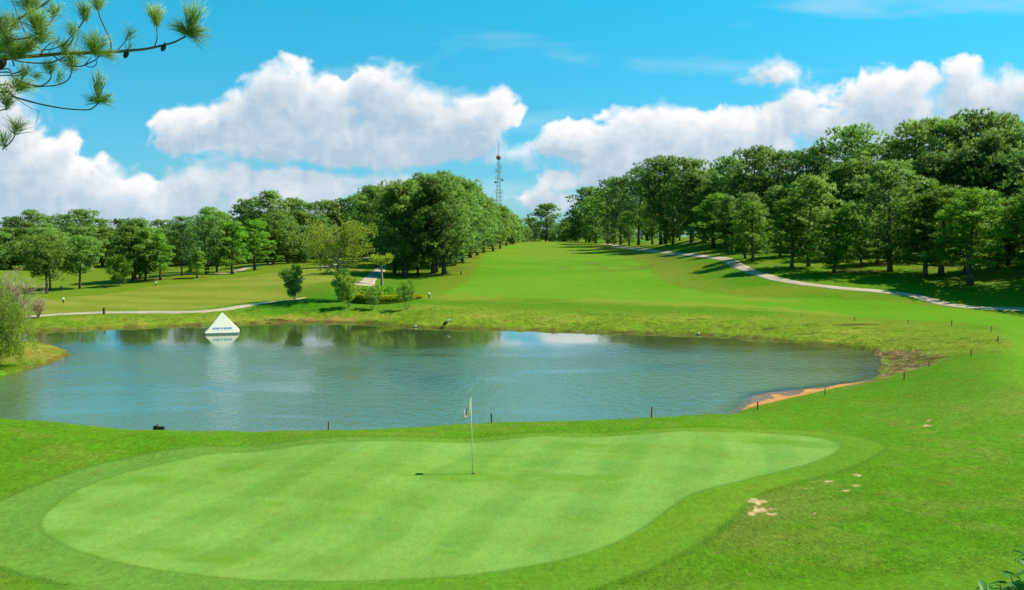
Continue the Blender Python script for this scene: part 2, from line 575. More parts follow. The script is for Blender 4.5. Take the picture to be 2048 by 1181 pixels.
GREEN = world_poly(GREEN_PX)
FRINGE = world_poly(FRINGE_PX)
FAIR = hit_poly([(985, 492), (960, 520), (945, 545), (925, 570), (870, 590), (900, 600), (950, 597), (1050, 598), (1150, 601), (1300, 608), (1450, 614), (1600, 623), (1750, 638), (1850, 643), (1930, 646), (1990, 655), (2025, 680), (2010, 720), (1960, 760), (2100, 800), (2200, 700), (2150, 640), (2048, 630),
                 (1900, 618), (1800, 602), (1650, 598), (1500, 596), (1380, 580), (1325, 562), (1312, 545), (1290, 525), (1230, 505), (1180, 494), (1130, 486), (1060, 486)])
FAIR_L = hit_poly([(40, 632), (200, 622), (400, 621), (470, 610), (540, 601), (620, 578), (690, 558), (735, 548), (740, 530), (700, 530), (600, 538), (480, 555), (400, 565), (300, 572), (200, 590), (120, 598), (60, 608)])


def hl(c):
    return np.array(c, float)


def ground_colour():
    X, Y = GX, GY
    dsh = poly_sd(X, Y, SHORE)
    dg = poly_sd(X, Y, GREEN); df = poly_sd(X, Y, FRINGE); dw = poly_sd(X, Y, FAIR); dl = poly_sd(X, Y, FAIR_L)
    n_big = fbm(X * .07, Y * .07, 3); n_mid = fbm(X * .35 + 7, Y * .35, 4); n_sm = fbm(X * 1.6 + 3, Y * 1.6 + 11, 4); n_fine = fbm(X * 5 + 1, Y * 5, 3)
    col = np.empty(X.shape + (3,))
    rough_c = hl((0.105, 0.262, 0.012))
    lush = hl((0.060, 0.270, 0.006))
    dry = hl((0.235, 0.285, 0.045))
    col[:] = rough_c
    mixc = lambda m, c: col.__setitem__(slice(None), col * (1 - m[..., None]) + np.asarray(c) * m[..., None])
    mixc(sst(.35, .7, n_mid) * .7, lush)
    mixc(sst(.5, .8, n_big) * .45, dry)
    # foreground right: bright, lush sward
    fr = sst(45, 30, Y)
    mixc(fr * .45, (0.080, 0.300, 0.010))
    mixc(fr * sst(.5, .72, n_mid) * .45, (0.150, 0.300, 0.035))
    dull = sst(26, 20, Y) * (sst(0, 3, X) * sst(11, 7, X) + .7 * sst(-8, -10, X)) * sst(3.4, .5, df)
    mixc(np.clip(dull, 0, 1) * sst(.3, .6, n_mid) * .75, (0.165, 0.235, 0.060))
    mixc(fr * sst(.56, .70, fbm(X * .7 + 60, Y * .9, 4)) * .35, (0.19, 0.27, 0.06))
    # pale worn streak running out to the right
    st = fr * np.exp(-((Y - 34 + (X - 20) * -.35) / 2.0) ** 2) * sst(12, 22, X)
    mixc(st * .45, (0.26, 0.33, 0.10))
    # far banks: rough, yellowish with brown patches
    bank = sst(14, 6, dsh) * sst(48, 58, Y)
    mixc(bank * (.30 + .55 * sst(.35, .65, n_mid)), (0.225, 0.340, 0.045))
    mixc(bank * sst(.56, .78, n_sm) * .40 * (.4 + .6 * sst(-5, 25, X)), (0.120, 0.160, 0.026))
    mixc(bank * sst(.60, .80, n_mid) * .6, (0.30, 0.35, 0.08))
    mixc(bank * sst(.50, .70, fbm(X * .8 + 50, Y * .8, 3)) * .5, (0.13, 0.33, 0.015))
    # lush knoll
    kn = np.exp(-(((X + 20) / 9) ** 2 + ((Y - 87) / 8) ** 2)) * sst(2, 5, dsh)
    mixc(np.clip(kn * 1.2, 0, 1) * .85, (0.045, 0.240, 0.006))
    # fairways
    mw = sst(.6, -1.2, dw)
    fair_n = fbm(X * .05 + 9, Y * .11 + 4, 3)
    mixc(mw, (0.110, 0.345, 0.012)); mixc(mw * sst(.35, .7, fair_n) * .55, (0.170, 0.370, 0.035)); mixc(mw * sst(.45, .75, n_mid) * .25, (0.085, 0.30, 0.010))
    ml = sst(.8, -1.0, dl)
    s = np.sin((X * .42 + Y * .91) * 2 * math.pi / 9.0 + fbm(X * .05, Y * .05, 2) * 4)
    mixc(ml, (0.195, 0.295, 0.042)); mixc(ml * sst(-.4, .4, s) * .8, (0.255, 0.335, 0.070)); mixc(ml * sst(.45, .8, n_mid) * .35, (0.14, 0.27, 0.02))
    # rest of the left meadow and the crest
    lf = sst(-14, -24, X) * sst(88, 96, Y) * (1 - ml)
    mixc(lf * .75, (0.155, 0.285, 0.022))
    cr = sst(160, 200, Y) * sst(-30, -5, X) * sst(70, 40, X)
    mixc(cr * .5, (0.190, 0.310, 0.035))
    # dry rough between the clump and the fairway
    dd = sst(8, 2, np.abs(dw)) * sst(95, 110, Y) * (1 - mw)
    mixc(dd * .4, dry)
    # front edge of the far fairway is mown shorter and yellow
    fe = sst(5, 1.5, np.abs(dw + .5)) * sst(74, 80, Y) * sst(100, 94, Y) * (X < 30)
    mixc(fe * .55 * sst(.3, .6, n_mid), (0.27, 0.33, 0.06))
    # dirt under the trees on the right and left
    soil = np.zeros(X.shape)
    for (cx, cy, rx, ry) in [(62, 100, 14, 6), (30, 150, 20, 14), (70, 120, 16, 9), (-62, 165, 22, 9), (-48, 130, 7, 5), (-55, 200, 30, 14), (48, 112, 12, 5), (-15, 142, 10, 6)]:
        soil = np.maximum(soil, np.exp(-(((X - cx) / rx) ** 2 + ((Y - cy) / ry) ** 2)))
    mixc(np.clip(soil * sst(.46, .68, n_mid) * 1.1, 0, 1) * .7, (0.150, 0.115, 0.055))
    # fringe and green
    mf = sst(.22, -.22, df)
    mixc(mf, (0.105, 0.300, 0.012)); mixc(mf * sst(-20, -8, -X) * .6, (0.105, 0.300, 0.035)); mixc(mf * sst(.4, .7, n_mid) * .45, (0.150, 0.330, 0.018))
    lefty = sst(0, -8, X)
    mixc(mf * lefty * .75, (0.125, 0.320, 0.075))
    mixc(mf * np.exp(-((df + .45) / .5) ** 2) * .15, (0.20, 0.36, 0.07))
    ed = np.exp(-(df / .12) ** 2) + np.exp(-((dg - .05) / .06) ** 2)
    mg = sst(.20, -.16, dg + (n_fine - .5) * .12)
    base = hl((0.158, 0.400, 0.095)); alt = hl((0.195, 0.430, 0.118)); yel = hl((0.165, 0.370, 0.042))
    gs = np.sin((X * 1.0 - (Y - 20) * .33) * 2 * math.pi / 2.3 + fbm(X * .3, Y * .3, 2) * 2)
    mixc(mg, base); mixc(mg * sst(-.5, .5, gs) * .75, alt); mixc(mg * sst(.36, .66, fbm(X * .25, Y * .55 + 5, 3)) * .40, yel); mixc(mg * sst(.45, .75, fbm(X * .5 + 30, Y * 1.1, 3)) * .35, alt)
    gs2 = np.sin((X * .25 + (Y - 20) * 1.0) * 2 * math.pi / 2.3)
    mixc(mg * sst(-.4, .4, gs2) * .28, alt)
    chk = (np.clip(gs * 2.5, -1, 1) * .036 + np.clip(gs2 * 2.5, -1, 1) * .022) * mg
    col *= (1 + chk)[..., None]
    mixc(mg * sst(.60, .80, fbm(X * .5 + 80, Y * .9, 3)) * .5, (0.11, 0.32, 0.02))
    mixc(mg * np.exp(-((dg + .45) / .4) ** 2) * .35, alt)
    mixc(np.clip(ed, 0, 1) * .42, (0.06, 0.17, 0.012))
    # bare sandy scars: clusters seen in the photo
    sc = np.zeros(X.shape)
    for (px, py, rx, ry, am) in [(1515, 992, 26, 8, 1.0), (1522, 1008, 34, 9, 1.), (1500, 1016, 14, 5, .9), (1543, 1020, 14, 5, .9), (1655, 958, 16, 5, .9), (1600, 968, 30, 4, .5), (1712, 965, 12, 3, .8), (1690, 975, 12, 3, .5), (1718, 944, 10, 3, .7), (1685, 1012, 12, 4, .6),
                                 (1620, 1020, 20, 4, .5), (1540, 1038, 8, 3, .6), (1640, 1048, 8, 3, .5), (1270, 1173, 14, 8, .8), (1435, 1094, 16, 5, .5), (1525, 1080, 10, 3, .4), (1500, 1147, 12, 3, .6), (1545, 1124, 8, 3, .5), (1480, 1165, 12, 3, .5), (1600, 1070, 10, 3, .4),
                                 (1857, 842, 12, 3, .7), (1585, 821, 8, 2, .7), (200, 922, 16, 3, .6), (95, 949, 8, 2, .7), (42, 963, 7, 2, .7), (145, 1176, 14, 3, .7), (1918, 812, 10, 2, .6), (1860, 831, 8, 2, .7), (1885, 752, 10, 2, .3), (1700, 995, 12, 3, .3)]:
        p = PZ(px, py, 1.1); sx = .85 * rx * p[1] / F; sy = .8 * ry * p[1] ** 2 / (F * 6.6)
        sc = np.maximum(sc, am * np.exp(-(((X - p[0]) / (sx)) ** 2 + ((Y - p[1]) / (sy * 1.1)) ** 2) * .8))
    halo = sst(.15, .6, sc) * (Y < 60)
    mixc(halo * .45, (0.22, 0.27, 0.08))
    sc = sst(.50, .68, sc * .72 + (n_fine - .5) * 1.5 + (n_sm - .5) * .3)
    sc = sc * (Y < 60)
    sc = sc * (halo > .02)
    mixc(sc * .9, (0.56, 0.50, 0.36))
    # sandy lip by the water, left of centre
    lp = np.exp(-((dsh - .9) / .9) ** 2) * sst(-17, -15, X) * sst(-7, -10, X) * (Y < 40)
    mixc(np.clip(lp * sst(.45, .6, n_sm) * 1.0, 0, 1) * .8, (0.42, 0.38, 0.20))
    # dry scar on the bank under the saplings
    q = PZ(650, 633, .5)
    b2 = np.exp(-(((X - q[0]) / 3.2) ** 2 + ((Y - q[1]) / 1.6) ** 2))
    mixc(np.clip(b2 * sst(.4, .6, n_sm) * 1.6, 0, 1) * .8, (0.36, 0.27, 0.12))
    # dry grass on the left point
    q = (-31, 57)
    b3 = np.exp(-(((X + 31.5) / 5) ** 2 + ((Y - 55.5) / 4.5) ** 2))
    mixc(np.clip(b3 * 1.2, 0, 1) * sst(.3, .6, n_mid) * .75, (0.30, 0.29, 0.085))
    # muddy cut edge at the waterline, orange silt and gravel at the right end
    mixc(sst(.55, .05, np.abs(dsh - .10)) * (.35 + .5 * sst(.35, .6, n_sm)) * sst(48, 52, Y), (0.105, 0.085, 0.035))
    g2 = poly_sd(X, Y, np.array([PZ(a, b, .1)[:2] for a, b in [(1735, 700), (1800, 703), (1850, 708), (1885, 722), (1870, 735), (1800, 755), (1740, 772), (1690, 780), (1740, 762), (1765, 735)]]))
    gm = sst(.5, -.5, g2 + .25 + (n_sm - .5) * 2.6)
    mixc(gm, (0.190, 0.165, 0.095)); mixc(gm * sst(.42, .60, n_sm) * .75, (0.070, 0.060, 0.032)); mixc(gm * sst(.52, .7, fbm(X * 1.1 + 20, Y * 1.1, 3)) * .95, (0.15, 0.27, 0.03)); mixc(sst(.5, -.3, g2) * sst(.62, .8, n_fine) * .6, (0.42, 0.40, 0.32))
    under = sst(.1, -.3, dsh)
    mixc(under, (0.16, 0.13, 0.05))
    silt = under * sst(1.8, -.4, poly_sd(X, Y, SILT) + (n_mid - .5) * 1.6)
    mixc(silt, (0.52, 0.25, 0.075)); mixc(silt * sst(.45, .65, n_sm) * .4, (0.36, 0.19, 0.065))
    # eroded scar at the bank top on the right
    for (px, py, Yd, rx, ry) in [(1712, 650, 69.5, 1.9, .55), (1390, 662, 74.5, .8, .3), (1610, 672, 66, .9, .4), (1872, 716, 53, .8, .5), (1540, 668, 69, 1.1, .25), (550, 640, 78, 1.6, .4)]:
        q = P(px, py, Yd)
        e = np.exp(-(((X - q[0]) / rx) ** 2 + ((Y - q[1]) / ry) ** 2))
        mixc(np.clip(sst(.3, .6, e + (n_fine - .5) * .5), 0, 1) * .9, (0.085, 0.062, 0.028))
    col *= (0.90 + 0.2 * n_fine)[..., None]
    veg = (1 - sst(.1, -.3, dsh))[..., None]
    col = col * (1 - veg + veg * np.array([0.86, 0.68, 0.42]))
    return np.clip(col, 0.002, .9), dg, df, dw, dl, dsh


GC, DG, DF, DW, DL, DSH = ground_colour()


def grass_mat():
    m, nt, b, g = new_mat('turf')
    at = N(nt, 'ShaderNodeAttribute', attribute_name='tone')
    geo = N(nt, 'ShaderNodeNewGeometry')
    pos = geo.outputs['Position']
    cam_far = N(nt, 'ShaderNodeAttribute', attribute_name='coarse').outputs['Fac']
    f1 = g.noise(g.vm('MULTIPLY', pos, (1.0, .55, 1.0)), 9, 4, 0.7)
    f2 = g.noise(pos, 1.1, 4, 0.65)
    f3 = g.noise(pos, 38, 2, 0.7)
    k1 = g.mr(f1, .3, .7, .70, 1.30, False)
    k2 = g.mr(f2, .3, .7, .90, 1.10, False)
    k3 = g.mr(f3, .3, .7, .74, 1.26, False)
    k = g.m('MULTIPLY', g.m('MULTIPLY', k1, k2), k3)
    close = N(nt, 'ShaderNodeAttribute', attribute_name='mown').outputs['Fac']
    k = g.m('ADD', 1.0, g.m('MULTIPLY', g.m('SUBTRACT', k, 1.0), g.m('SUBTRACT', 1.0, close)))
    # rough areas: coarser clumps
    f4 = g.noise(pos, 2.6, 5, 0.72)
    k4 = g.mr(f4, .34, .66, .66, 1.28, False)
    kk = g.m('ADD', 1.0, g.m('MULTIPLY', cam_far, g.m('SUBTRACT', k4, 1.0)))
    c = g.mix(1.0, at.outputs['Color'], g.m('MULTIPLY', k, kk), 'MULTIPLY')
    hs = N(nt, 'ShaderNodeHueSaturation')
    nt.links.new(g.mr(f2, .25, .75, .485, .512, False), hs.inputs['Hue'])
    nt.links.new(c, hs.inputs['Color'])
    nt.links.new(hs.outputs[0], b.inputs['Base Color'])
    b.inputs['Roughness'].default_value = .85
    b.inputs['Specular IOR Level'].default_value = .03
    bn = N(nt, 'ShaderNodeBump'); bn.inputs['Strength'].default_value = .55; bn.inputs['Distance'].default_value = .05
    nt.links.new(g.m('ADD', g.m('MULTIPLY', f1, .7), g.m('MULTIPLY', g.m('MULTIPLY', f4, cam_far), 3.2)), bn.inputs['Height'])
    nt.links.new(bn.outputs[0], b.inputs['Normal'])
    return m


TURF = grass_mat()


def build_ground():
    R, Cn = GX.shape
    idx = np.arange(R * Cn).reshape(R, Cn)
    quads = np.stack([idx[:-1, :-1], idx[:-1, 1:], idx[1:, 1:], idx[1:, :-1]], -1).reshape(-1, 4)
    fc = lambda A: (A[:-1, :-1] + A[:-1, 1:] + A[1:, 1:] + A[1:, :-1]).reshape(-1) / 4
    dg, df, dw, dl, ds = fc(DG), fc(DF), fc(DW), fc(DL), fc(DSH)
    cls = np.zeros(len(quads), int)
    cls[dl < 0] = 3; cls[dw < 0] = 2; cls[df < 0] = 4; cls[dg < 0] = 1
    V = np.stack([GX, GY, GZ], -1).reshape(-1, 3)
    C4 = np.concatenate([GC.reshape(-1, 3), np.ones((R * Cn, 1))], 1)
    coarse = (sst(14, 7, DSH) * sst(48, 56, GY) * sst(0, 1, DSH) * (1 - sst(.5, -.5, DW)) + .25 * sst(.3, 1, DF) * sst(60, 40, GY) * sst(0, 1, DW) + .3 * sst(90, 120, GY)).reshape(-1)
    coarse *= (1 - .9 * sst(0, -1, DW).reshape(-1)) * (1 - .9 * sst(0, -1, DL).reshape(-1))
    MOWN = (.72 * sst(.2, -.2, DG) + .35 * sst(.2, -.2, DF) * sst(-.2, .2, DG) + .6 * sst(.5, -.5, DW) * sst(50, 70, GY)).reshape(-1)
    # normals from the whole height field, so the seams between zones stay invisible
    full = np_mesh('whole', V, quads, [TURF], True)
    nr = np.zeros(R * Cn * 3, np.float32); full.vertices.foreach_get('normal', nr); nr = nr.reshape(-1, 3)
    bpy.data.meshes.remove(full)
    for k, name in ((0, 'ground'), (1, 'putting_green'), (2, 'fairway'), (3, 'fairway'), (4, 'green_fringe')):
        q = quads[cls == k]
        u, inv = np.unique(q, return_inverse=True)
        me = np_mesh(name, V[u], inv.reshape(-1, 4), [TURF], True)
        a = me.color_attributes.new('tone', 'FLOAT_COLOR', 'POINT'); a.data.foreach_set('color', C4[u].astype(np.float32).ravel())
        mo = me.attributes.new('mown', 'FLOAT', 'POINT'); mo.data.foreach_set('value', MOWN[u].astype(np.float32))
        b = me.attributes.new('coarse', 'FLOAT', 'POINT'); b.data.foreach_set('value', coarse[u].astype(np.float32))
        me.normals_split_custom_set_from_vertices(nr[u])
        o = link(name, me); tag(o, kind='structure')
        tag(o, label={0: 'rough grass ground sloping round the pond', 1: 'pale striped putting green in the foreground', 2: 'bright mown fairway rising beyond the pond to the crest',
                      3: 'olive striped fairway on the left behind the pond', 4: 'darker mown collar round the putting green'}[k])


build_ground()


# water
def build_water():
    X = np.linspace(-62, 34, 300); Y = np.linspace(30.5, 82, 240)
    gx, gy = np.meshgrid(X, Y)
    d = poly_sd(gx, gy, SHORE)
    hz = height(gx, gy)
    keep = (d < 2.2)
    R, Cn = gx.shape
    idx = np.arange(R * Cn).reshape(R, Cn)
    q = np.stack([idx[:-1, :-1], idx[:-1, 1:], idx[1:, 1:], idx[1:, :-1]], -1).reshape(-1, 4)
    kq = keep.reshape(-1)[q].any(1)
    q = q[kq]
    u, inv = np.unique(q, return_inverse=True)
    V = np.stack([gx, gy, np.zeros_like(gx)], -1).reshape(-1, 3)
    m, nt, b, g = new_mat('pond_water')
    geo = N(nt, 'ShaderNodeNewGeometry'); pos = geo.outputs['Position']
    dep = N(nt, 'ShaderNodeAttribute', attribute_name='depth').outputs['Fac']
    fac = g.m('SUBTRACT', 1.0, g.m('POWER', 2.718, g.m('MULTIPLY', dep, -5.0)))
    murk = N(nt, 'ShaderNodeBsdfDiffuse')
    mc = g.mix(g.mr(g.noise(pos, .06, 3, .5), .35, .65), (0.100, 0.185, 0.115), (0.125, 0.215, 0.105))
    sxx = N(nt, 'ShaderNodeSeparateXYZ'); nt.links.new(pos, sxx.inputs[0])
    mc = g.mix(g.mr(g.m('ADD', sxx.outputs[1], g.m('MULTIPLY', g.noise(pos, .2, 3, .6), 8.0)), 60, 72), mc, (0.130, 0.190, 0.045))
    mc = g.mix(g.mr(g.m('ADD', sxx.outputs[0], g.m('MULTIPLY', g.noise(pos, .16, 3, .6), 8.0)), 7, 21), mc, (0.210, 0.230, 0.060))
    mc = g.mix(g.mr(dep, 0.9, 0.15, 0, .8), mc, (0.200, 0.210, 0.050))
    nt.links.new(mc, murk.inputs[0])
    tr = N(nt, 'ShaderNodeBsdfTransparent'); tr.inputs[0].default_value = (.95, .93, .82, 1)
    body = N(nt, 'ShaderNodeMixShader'); nt.links.new(fac, body.inputs[0]); nt.links.new(tr.outputs[0], body.inputs[1]); nt.links.new(murk.outputs[0], body.inputs[2])
    # wind ripples: stronger in the open middle, calm under the far bank
    n1 = g.noise(g.vm('MULTIPLY', pos, (1.0, .72, 1)), 1.9, 4, .62)
    n2 = g.noise(g.vm('MULTIPLY', pos, (1, .8, 1)), 5.5, 3, .6)
    patch = g.mr(g.noise(g.vm('MULTIPLY', pos, (.5, 1.6, 1)), .11, 4, .6, .6), .34, .58, .35, 1.0)
    sx = N(nt, 'ShaderNodeSeparateXYZ'); nt.links.new(pos, sx.inputs[0])
    calm = g.mr(sx.outputs[1], 53, 65, 1.0, .035)
    bn = N(nt, 'ShaderNodeBump'); bn.inputs['Distance'].default_value = .10
    nt.links.new(g.m('ADD', g.m('MULTIPLY', n1, 1.0), g.m('MULTIPLY', n2, .38)), bn.inputs['Height'])
    nt.links.new(g.m('MULTIPLY', g.m('MULTIPLY', patch, calm), .75), bn.inputs['Strength'])
    gl = N(nt, 'ShaderNodeBsdfGlossy'); gl.inputs['Roughness'].default_value = .045
    nt.links.new(bn.outputs[0], gl.inputs['Normal'])
    fr = N(nt, 'ShaderNodeFresnel'); fr.inputs[0].default_value = 1.38
    nt.links.new(bn.outputs[0], fr.inputs['Normal'])
    mx = N(nt, 'ShaderNodeMixShader')
    nt.links.new(g.m('ADD', g.m('MULTIPLY', fr.outputs[0], 1.45), .06, clamp=True), mx.inputs[0]); nt.links.new(body.outputs[0], mx.inputs[1]); nt.links.new(gl.outputs[0], mx.inputs[2])
    nt.links.new(mx.outputs[0], nt.nodes['Material Output'].inputs[0])
    nt.nodes.remove(b)
    me = np_mesh('pond_water', V[u], inv.reshape(-1, 4), [m], True)
    a = me.attributes.new('depth', 'FLOAT', 'POINT'); a.data.foreach_set('value', np.maximum(-hz.reshape(-1)[u], 0).astype(np.float32))
    tag(link('pond_water', me), label='rippled green and blue pond behind the putting green', kind='structure')


build_water()


# concrete cart paths
def ribbon(name, pts, width, mat, lift=.02, label=None):
    pts = np.array([p[:2] for p in pts], float)
    # catmull-rom
    Q = []
    P_ = np.vstack([2 * pts[0] - pts[1], pts, 2 * pts[-1] - pts[-2]])
    for i in range(1, len(P_) - 2):
        n = max(4, int(np.linalg.norm(P_[i + 1] - P_[i]) / .6))
        for k in range(n):
            t = k / n
            Q.append(.5 * (2 * P_[i] + (P_[i + 1] - P_[i - 1]) * t + (2 * P_[i - 1] - 5 * P_[i] + 4 * P_[i + 1] - P_[i + 2]) * t * t + (-P_[i - 1] + 3 * P_[i] - 3 * P_[i + 1] + P_[i + 2]) * t ** 3))
    Q.append(pts[-1]); Q = np.array(Q)
    T = np.gradient(Q, axis=0); T /= np.linalg.norm(T, axis=1)[:, None] + 1e-9
    Nn = np.stack([-T[:, 1], T[:, 0]], 1)
    W = width if hasattr(width, '__len__') else None
    ws = np.interp(np.linspace(0, 1, len(Q)), np.linspace(0, 1, len(W)), W) if W is not None else np.full(len(Q), width)
    ws = ws * (1 + .30 * (fbm(np.arange(len(Q)) * .33, np.arange(len(Q)) * 0 + 3.3, 3) - .5))
    K = 7; V = []
    for j in range(K):
        o = (j / (K - 1) - .5)
        q = Q + Nn * (ws * o)[:, None]
        z = height(q[:, 0], q[:, 1]) + lift + .012 * (1 - (2 * o) ** 2)
        V.append(np.column_stack([q, z]))
    lo = V[0].copy(); lo[:, 2] -= .15; hi = V[-1].copy(); hi[:, 2] -= .15
    V = [lo] + V + [hi]
    V = np.stack(V, 1); n = len(Q); K2 = K + 2
    idx = np.arange(n * K2).reshape(n, K2)
    f = np.stack([idx[:-1, :-1], idx[:-1, 1:], idx[1:, 1:], idx[1:, :-1]], -1).reshape(-1, 4)
    o = link(name, np_mesh(name, V.reshape(-1, 3), f[:, ::-1], [mat]))
    tag(o, label=label, kind='structure')
    return o


def path_mat():
    m, nt, b, g = new_mat('concrete')
    geo = N(nt, 'ShaderNodeNewGeometry'); pos = geo.outputs['Position']
    n = g.mr(g.noise(pos, .5, 5, .65), .3, .7); n2 = g.mr(g.noise(pos, 7, 4, .7), .3, .7, .85, 1.12, False)
    c = g.mix(n, (0.47, 0.375, 0.225), (0.33, 0.265, 0.16))
    nt.links.new(g.mix(1.0, c, n2, 'MULTIPLY'), b.inputs['Base Color'])
    b.inputs['Roughness'].default_value = .9
    return m


CONC = path_mat()
rp = [P(*a) for a in RIGHT_PATH]
ribbon('cart_path', rp, [2.0, 2.0, 2.0, 1.9, 1.9, 2.9, 3.0, 2.2, 2.0, 1.9, 1.8, 1.8, 1.8, 1.8, 1.8, 1.8, 1.8, 1.8], CONC, label='concrete cart path winding down below the wood on the right')
ribbon('cart_path', [P(*a) for a in LEFT_PATH], 1.5, CONC, label='pale cart path running along the far left bank of the pond')
ribbon('cart_path', [hit(722, 572), hit(735, 563), hit(748, 552), hit(757, 543), hit(764, 536), hit(775, 530)], [2.6, 2.4, 2.1, 1.9, 1.8, 1.8], CONC, label='cart path curving up behind the pale stubby trunk')
ribbon('cart_path', [hit(640, 535), hit(660, 531), hit(690, 525), hit(722, 518.5), hit(745, 514)], 2.0, CONC, label='short pale length of cart path behind the yellow-green tree')
ribbon('cart_path', [hit(430, 550), hit(446, 547), hit(480, 541), hit(518, 532), hit(545, 527)], 1.8, CONC, label='shaded length of cart path between the left pines')
# ------------------------------------------------------------------ sky: bank of cumulus on the far backdrop
def build_clouds():
    us = np.concatenate([np.linspace(-2.3, -0.62, 90)[:-1], np.linspace(-0.62, 0.62, 1150), np.linspace(0.62, 2.3, 90)[1:]])
    vs = np.concatenate([np.linspace(-0.012, 0.300, 300), np.linspace(0.30, 0.50, 50)[1:]])
    U, V = np.meshgrid(us, vs)
    X = U * F; Y = V * F                     # units: photo pixels at the horizon
    wx = (fbm(X / 90 + 5, Y / 90, 3) - .5) * 46; wy = (fbm(X / 90 + 40, Y / 90 + 8, 3) - .5) * 34
    Xw, Yw = X + wx, Y + wy
    D = np.full(U.shape, -9.0)
    for (px, py, rx, ry) in CLOUDS:
        d = pxdir(px, py); cu, cv = d[0] / d[1] * F, d[2] / d[1] * F
        s = (1 - np.hypot((Xw - cu) / (rx * 1.12), (Yw - cv) / (ry * 1.12))) * min(rx, ry) / 50.0
        hh = np.clip(.5 + .5 * (s - D) / .10, 0, 1)
        D = D * (1 - hh) + s * hh + .10 * hh * (1 - hh) * .5

    def billow(sc, o, ox):
        s = 0; a = .5
        for i in range(o):
            n = vnoise(Xw / sc * 2 ** i + ox + 13 * i, Yw / sc * 2 ** i + 7 * i)
            s = s + a * (1 - np.abs(2 * n - 1)); a *= .5
        return s
    B = billow(64, 5, 3.0); B2 = billow(26, 4, 55.0)
    f = fbm(X / 30 + 9, Y / 22, 6)
    low = sst(60, 0, Y)                     # nearer the horizon the bank is smaller grained and hazier
    dens = D - .02 + (B - .62) * .70 + (B2 - .60) * .20 + (f - .5) * .42
    # sunlight reaching each bit: march up and to the right through the density
    cl = np.clip(dens, 0, 1.0)
    du = us[500] - us[499]
    tau = np.zeros_like(cl)
    ui = np.interp(us, us, np.arange(len(us))); 
    for st in (3, 7, 12, 19, 28, 40, 56):
        xs = us + st * .55 / F; ys = vs + st * .95 / F
        ix = np.interp(xs, us, np.arange(len(us))); iy = np.interp(ys, vs, np.arange(len(vs)))
        x0 = np.floor(ix).astype(int); y0 = np.floor(iy).astype(int); fx = ix - x0; fy = iy - y0
        x1 = np.minimum(x0 + 1, len(us) - 1); y1 = np.minimum(y0 + 1, len(vs) - 1)
        smp = lambda A: (A[np.ix_(y0, x0)] * (1 - fx)[None] + A[np.ix_(y0, x1)] * fx[None]) * (1 - fy)[:, None] + (A[np.ix_(y1, x0)] * (1 - fx)[None] + A[np.ix_(y1, x1)] * fx[None]) * fy[:, None]
        tau = tau + smp(cl) * st * .042
    tdn = np.zeros_like(cl)
    for st in (4, 9, 16, 26, 40):
        iy = np.interp(vs - st / F, vs, np.arange(len(vs))); y0 = np.floor(iy).astype(int); fy = (iy - y0)[:, None]; y1 = np.minimum(y0 + 1, len(vs) - 1)
        tdn = tdn + (cl[y0] * (1 - fy) + cl[y1] * fy) * st * .045
    T = np.exp(-tau * .30)
    hm = np.clip(dens, 0, 2)
    gy, gx = np.gradient(hm); gx = gx / (np.gradient(us)[None] * F); gy = gy / (np.gradient(vs)[:, None] * F)
    rel = -(gx * .5 + gy * .85)
    rel = np.tanh(rel * 7) * .5 + .5
    shade = np.clip(-.03 + .85 * T + .62 * rel * (.45 + .55 * T) + (B2 - .6) * .35 + (f - .5) * .35 - .60 * np.exp(-tdn * .45) * (1 - np.exp(-tau * .5)), 0, 1)
    soft = .26 + .60 * sst(.4, .7, fbm(X / 150, Y / 60 + 30, 2))
    a = sst(-.02, 1, dens / soft) ** .75
    a = sst(0, soft, dens)
    wisp = sst(.56, .86, fbm(X / 330 + 2, Y / 75 + 4, 5)) * .30 * sst(20, 120, Y)
    a = np.maximum(a * .98, wisp * .8)
    shade = np.where(wisp > a - .01, .9, shade)
    a *= sst(-.006, .004, V) * sst(.49, .42, V)
    c0 = np.array([0.42, 0.55, 0.67]); c1 = np.array([0.93, 0.93, 0.93])
    colr = c0 + (c1 - c0) * shade[..., None]
    # the lowest part is seen through more air
    hz = (sst(90, -10, Y) * .35)[..., None]
    colr = colr * (1 - hz) + np.array([0.60, 0.76, 0.86]) * hz
    R = 3200.0
    az = np.arctan(U)
    Vx = np.stack([R * np.sin(az), R * np.cos(az), CAM_Z + V * R * np.cos(az)], -1).reshape(-1, 3)
    n, k = U.shape
    idx = np.arange(n * k).reshape(n, k)
    q = np.stack([idx[:-1, :-1], idx[:-1, 1:], idx[1:, 1:], idx[1:, :-1]], -1).reshape(-1, 4)
    q = q[(a.reshape(-1)[q] > .004).any(1)]
    u, inv = np.unique(q, return_inverse=True)
    m = bpy.data.materials.new('cloud'); m.use_nodes = True; nt = m.node_tree; nt.nodes.clear(); g = G(nt)
    at = N(nt, 'ShaderNodeAttribute', attribute_name='cloud')
    em = N(nt, 'ShaderNodeEmission'); tr = N(nt, 'ShaderNodeBsdfTransparent'); mx = N(nt, 'ShaderNodeMixShader'); out = N(nt, 'ShaderNodeOutputMaterial')
    nt.links.new(at.outputs['Color'], em.inputs[0]); em.inputs[1].default_value = 0.74
    nt.links.new(at.outputs['Alpha'], mx.inputs[0]); nt.links.new(tr.outputs[0], mx.inputs[1]); nt.links.new(em.outputs[0], mx.inputs[2]); nt.links.new(mx.outputs[0], out.inputs[0])
    m.cycles.emission_sampling = 'NONE'
    me = np_mesh('sky', Vx[u], inv.reshape(-1, 4), [m], True)
    C4 = np.concatenate([colr.reshape(-1, 3), a.reshape(-1, 1)], 1)[u]
    at = me.color_attributes.new('cloud', 'FLOAT_COLOR', 'POINT'); at.data.foreach_set('color', C4.astype(np.float32).ravel())
    o = link('sky', me)
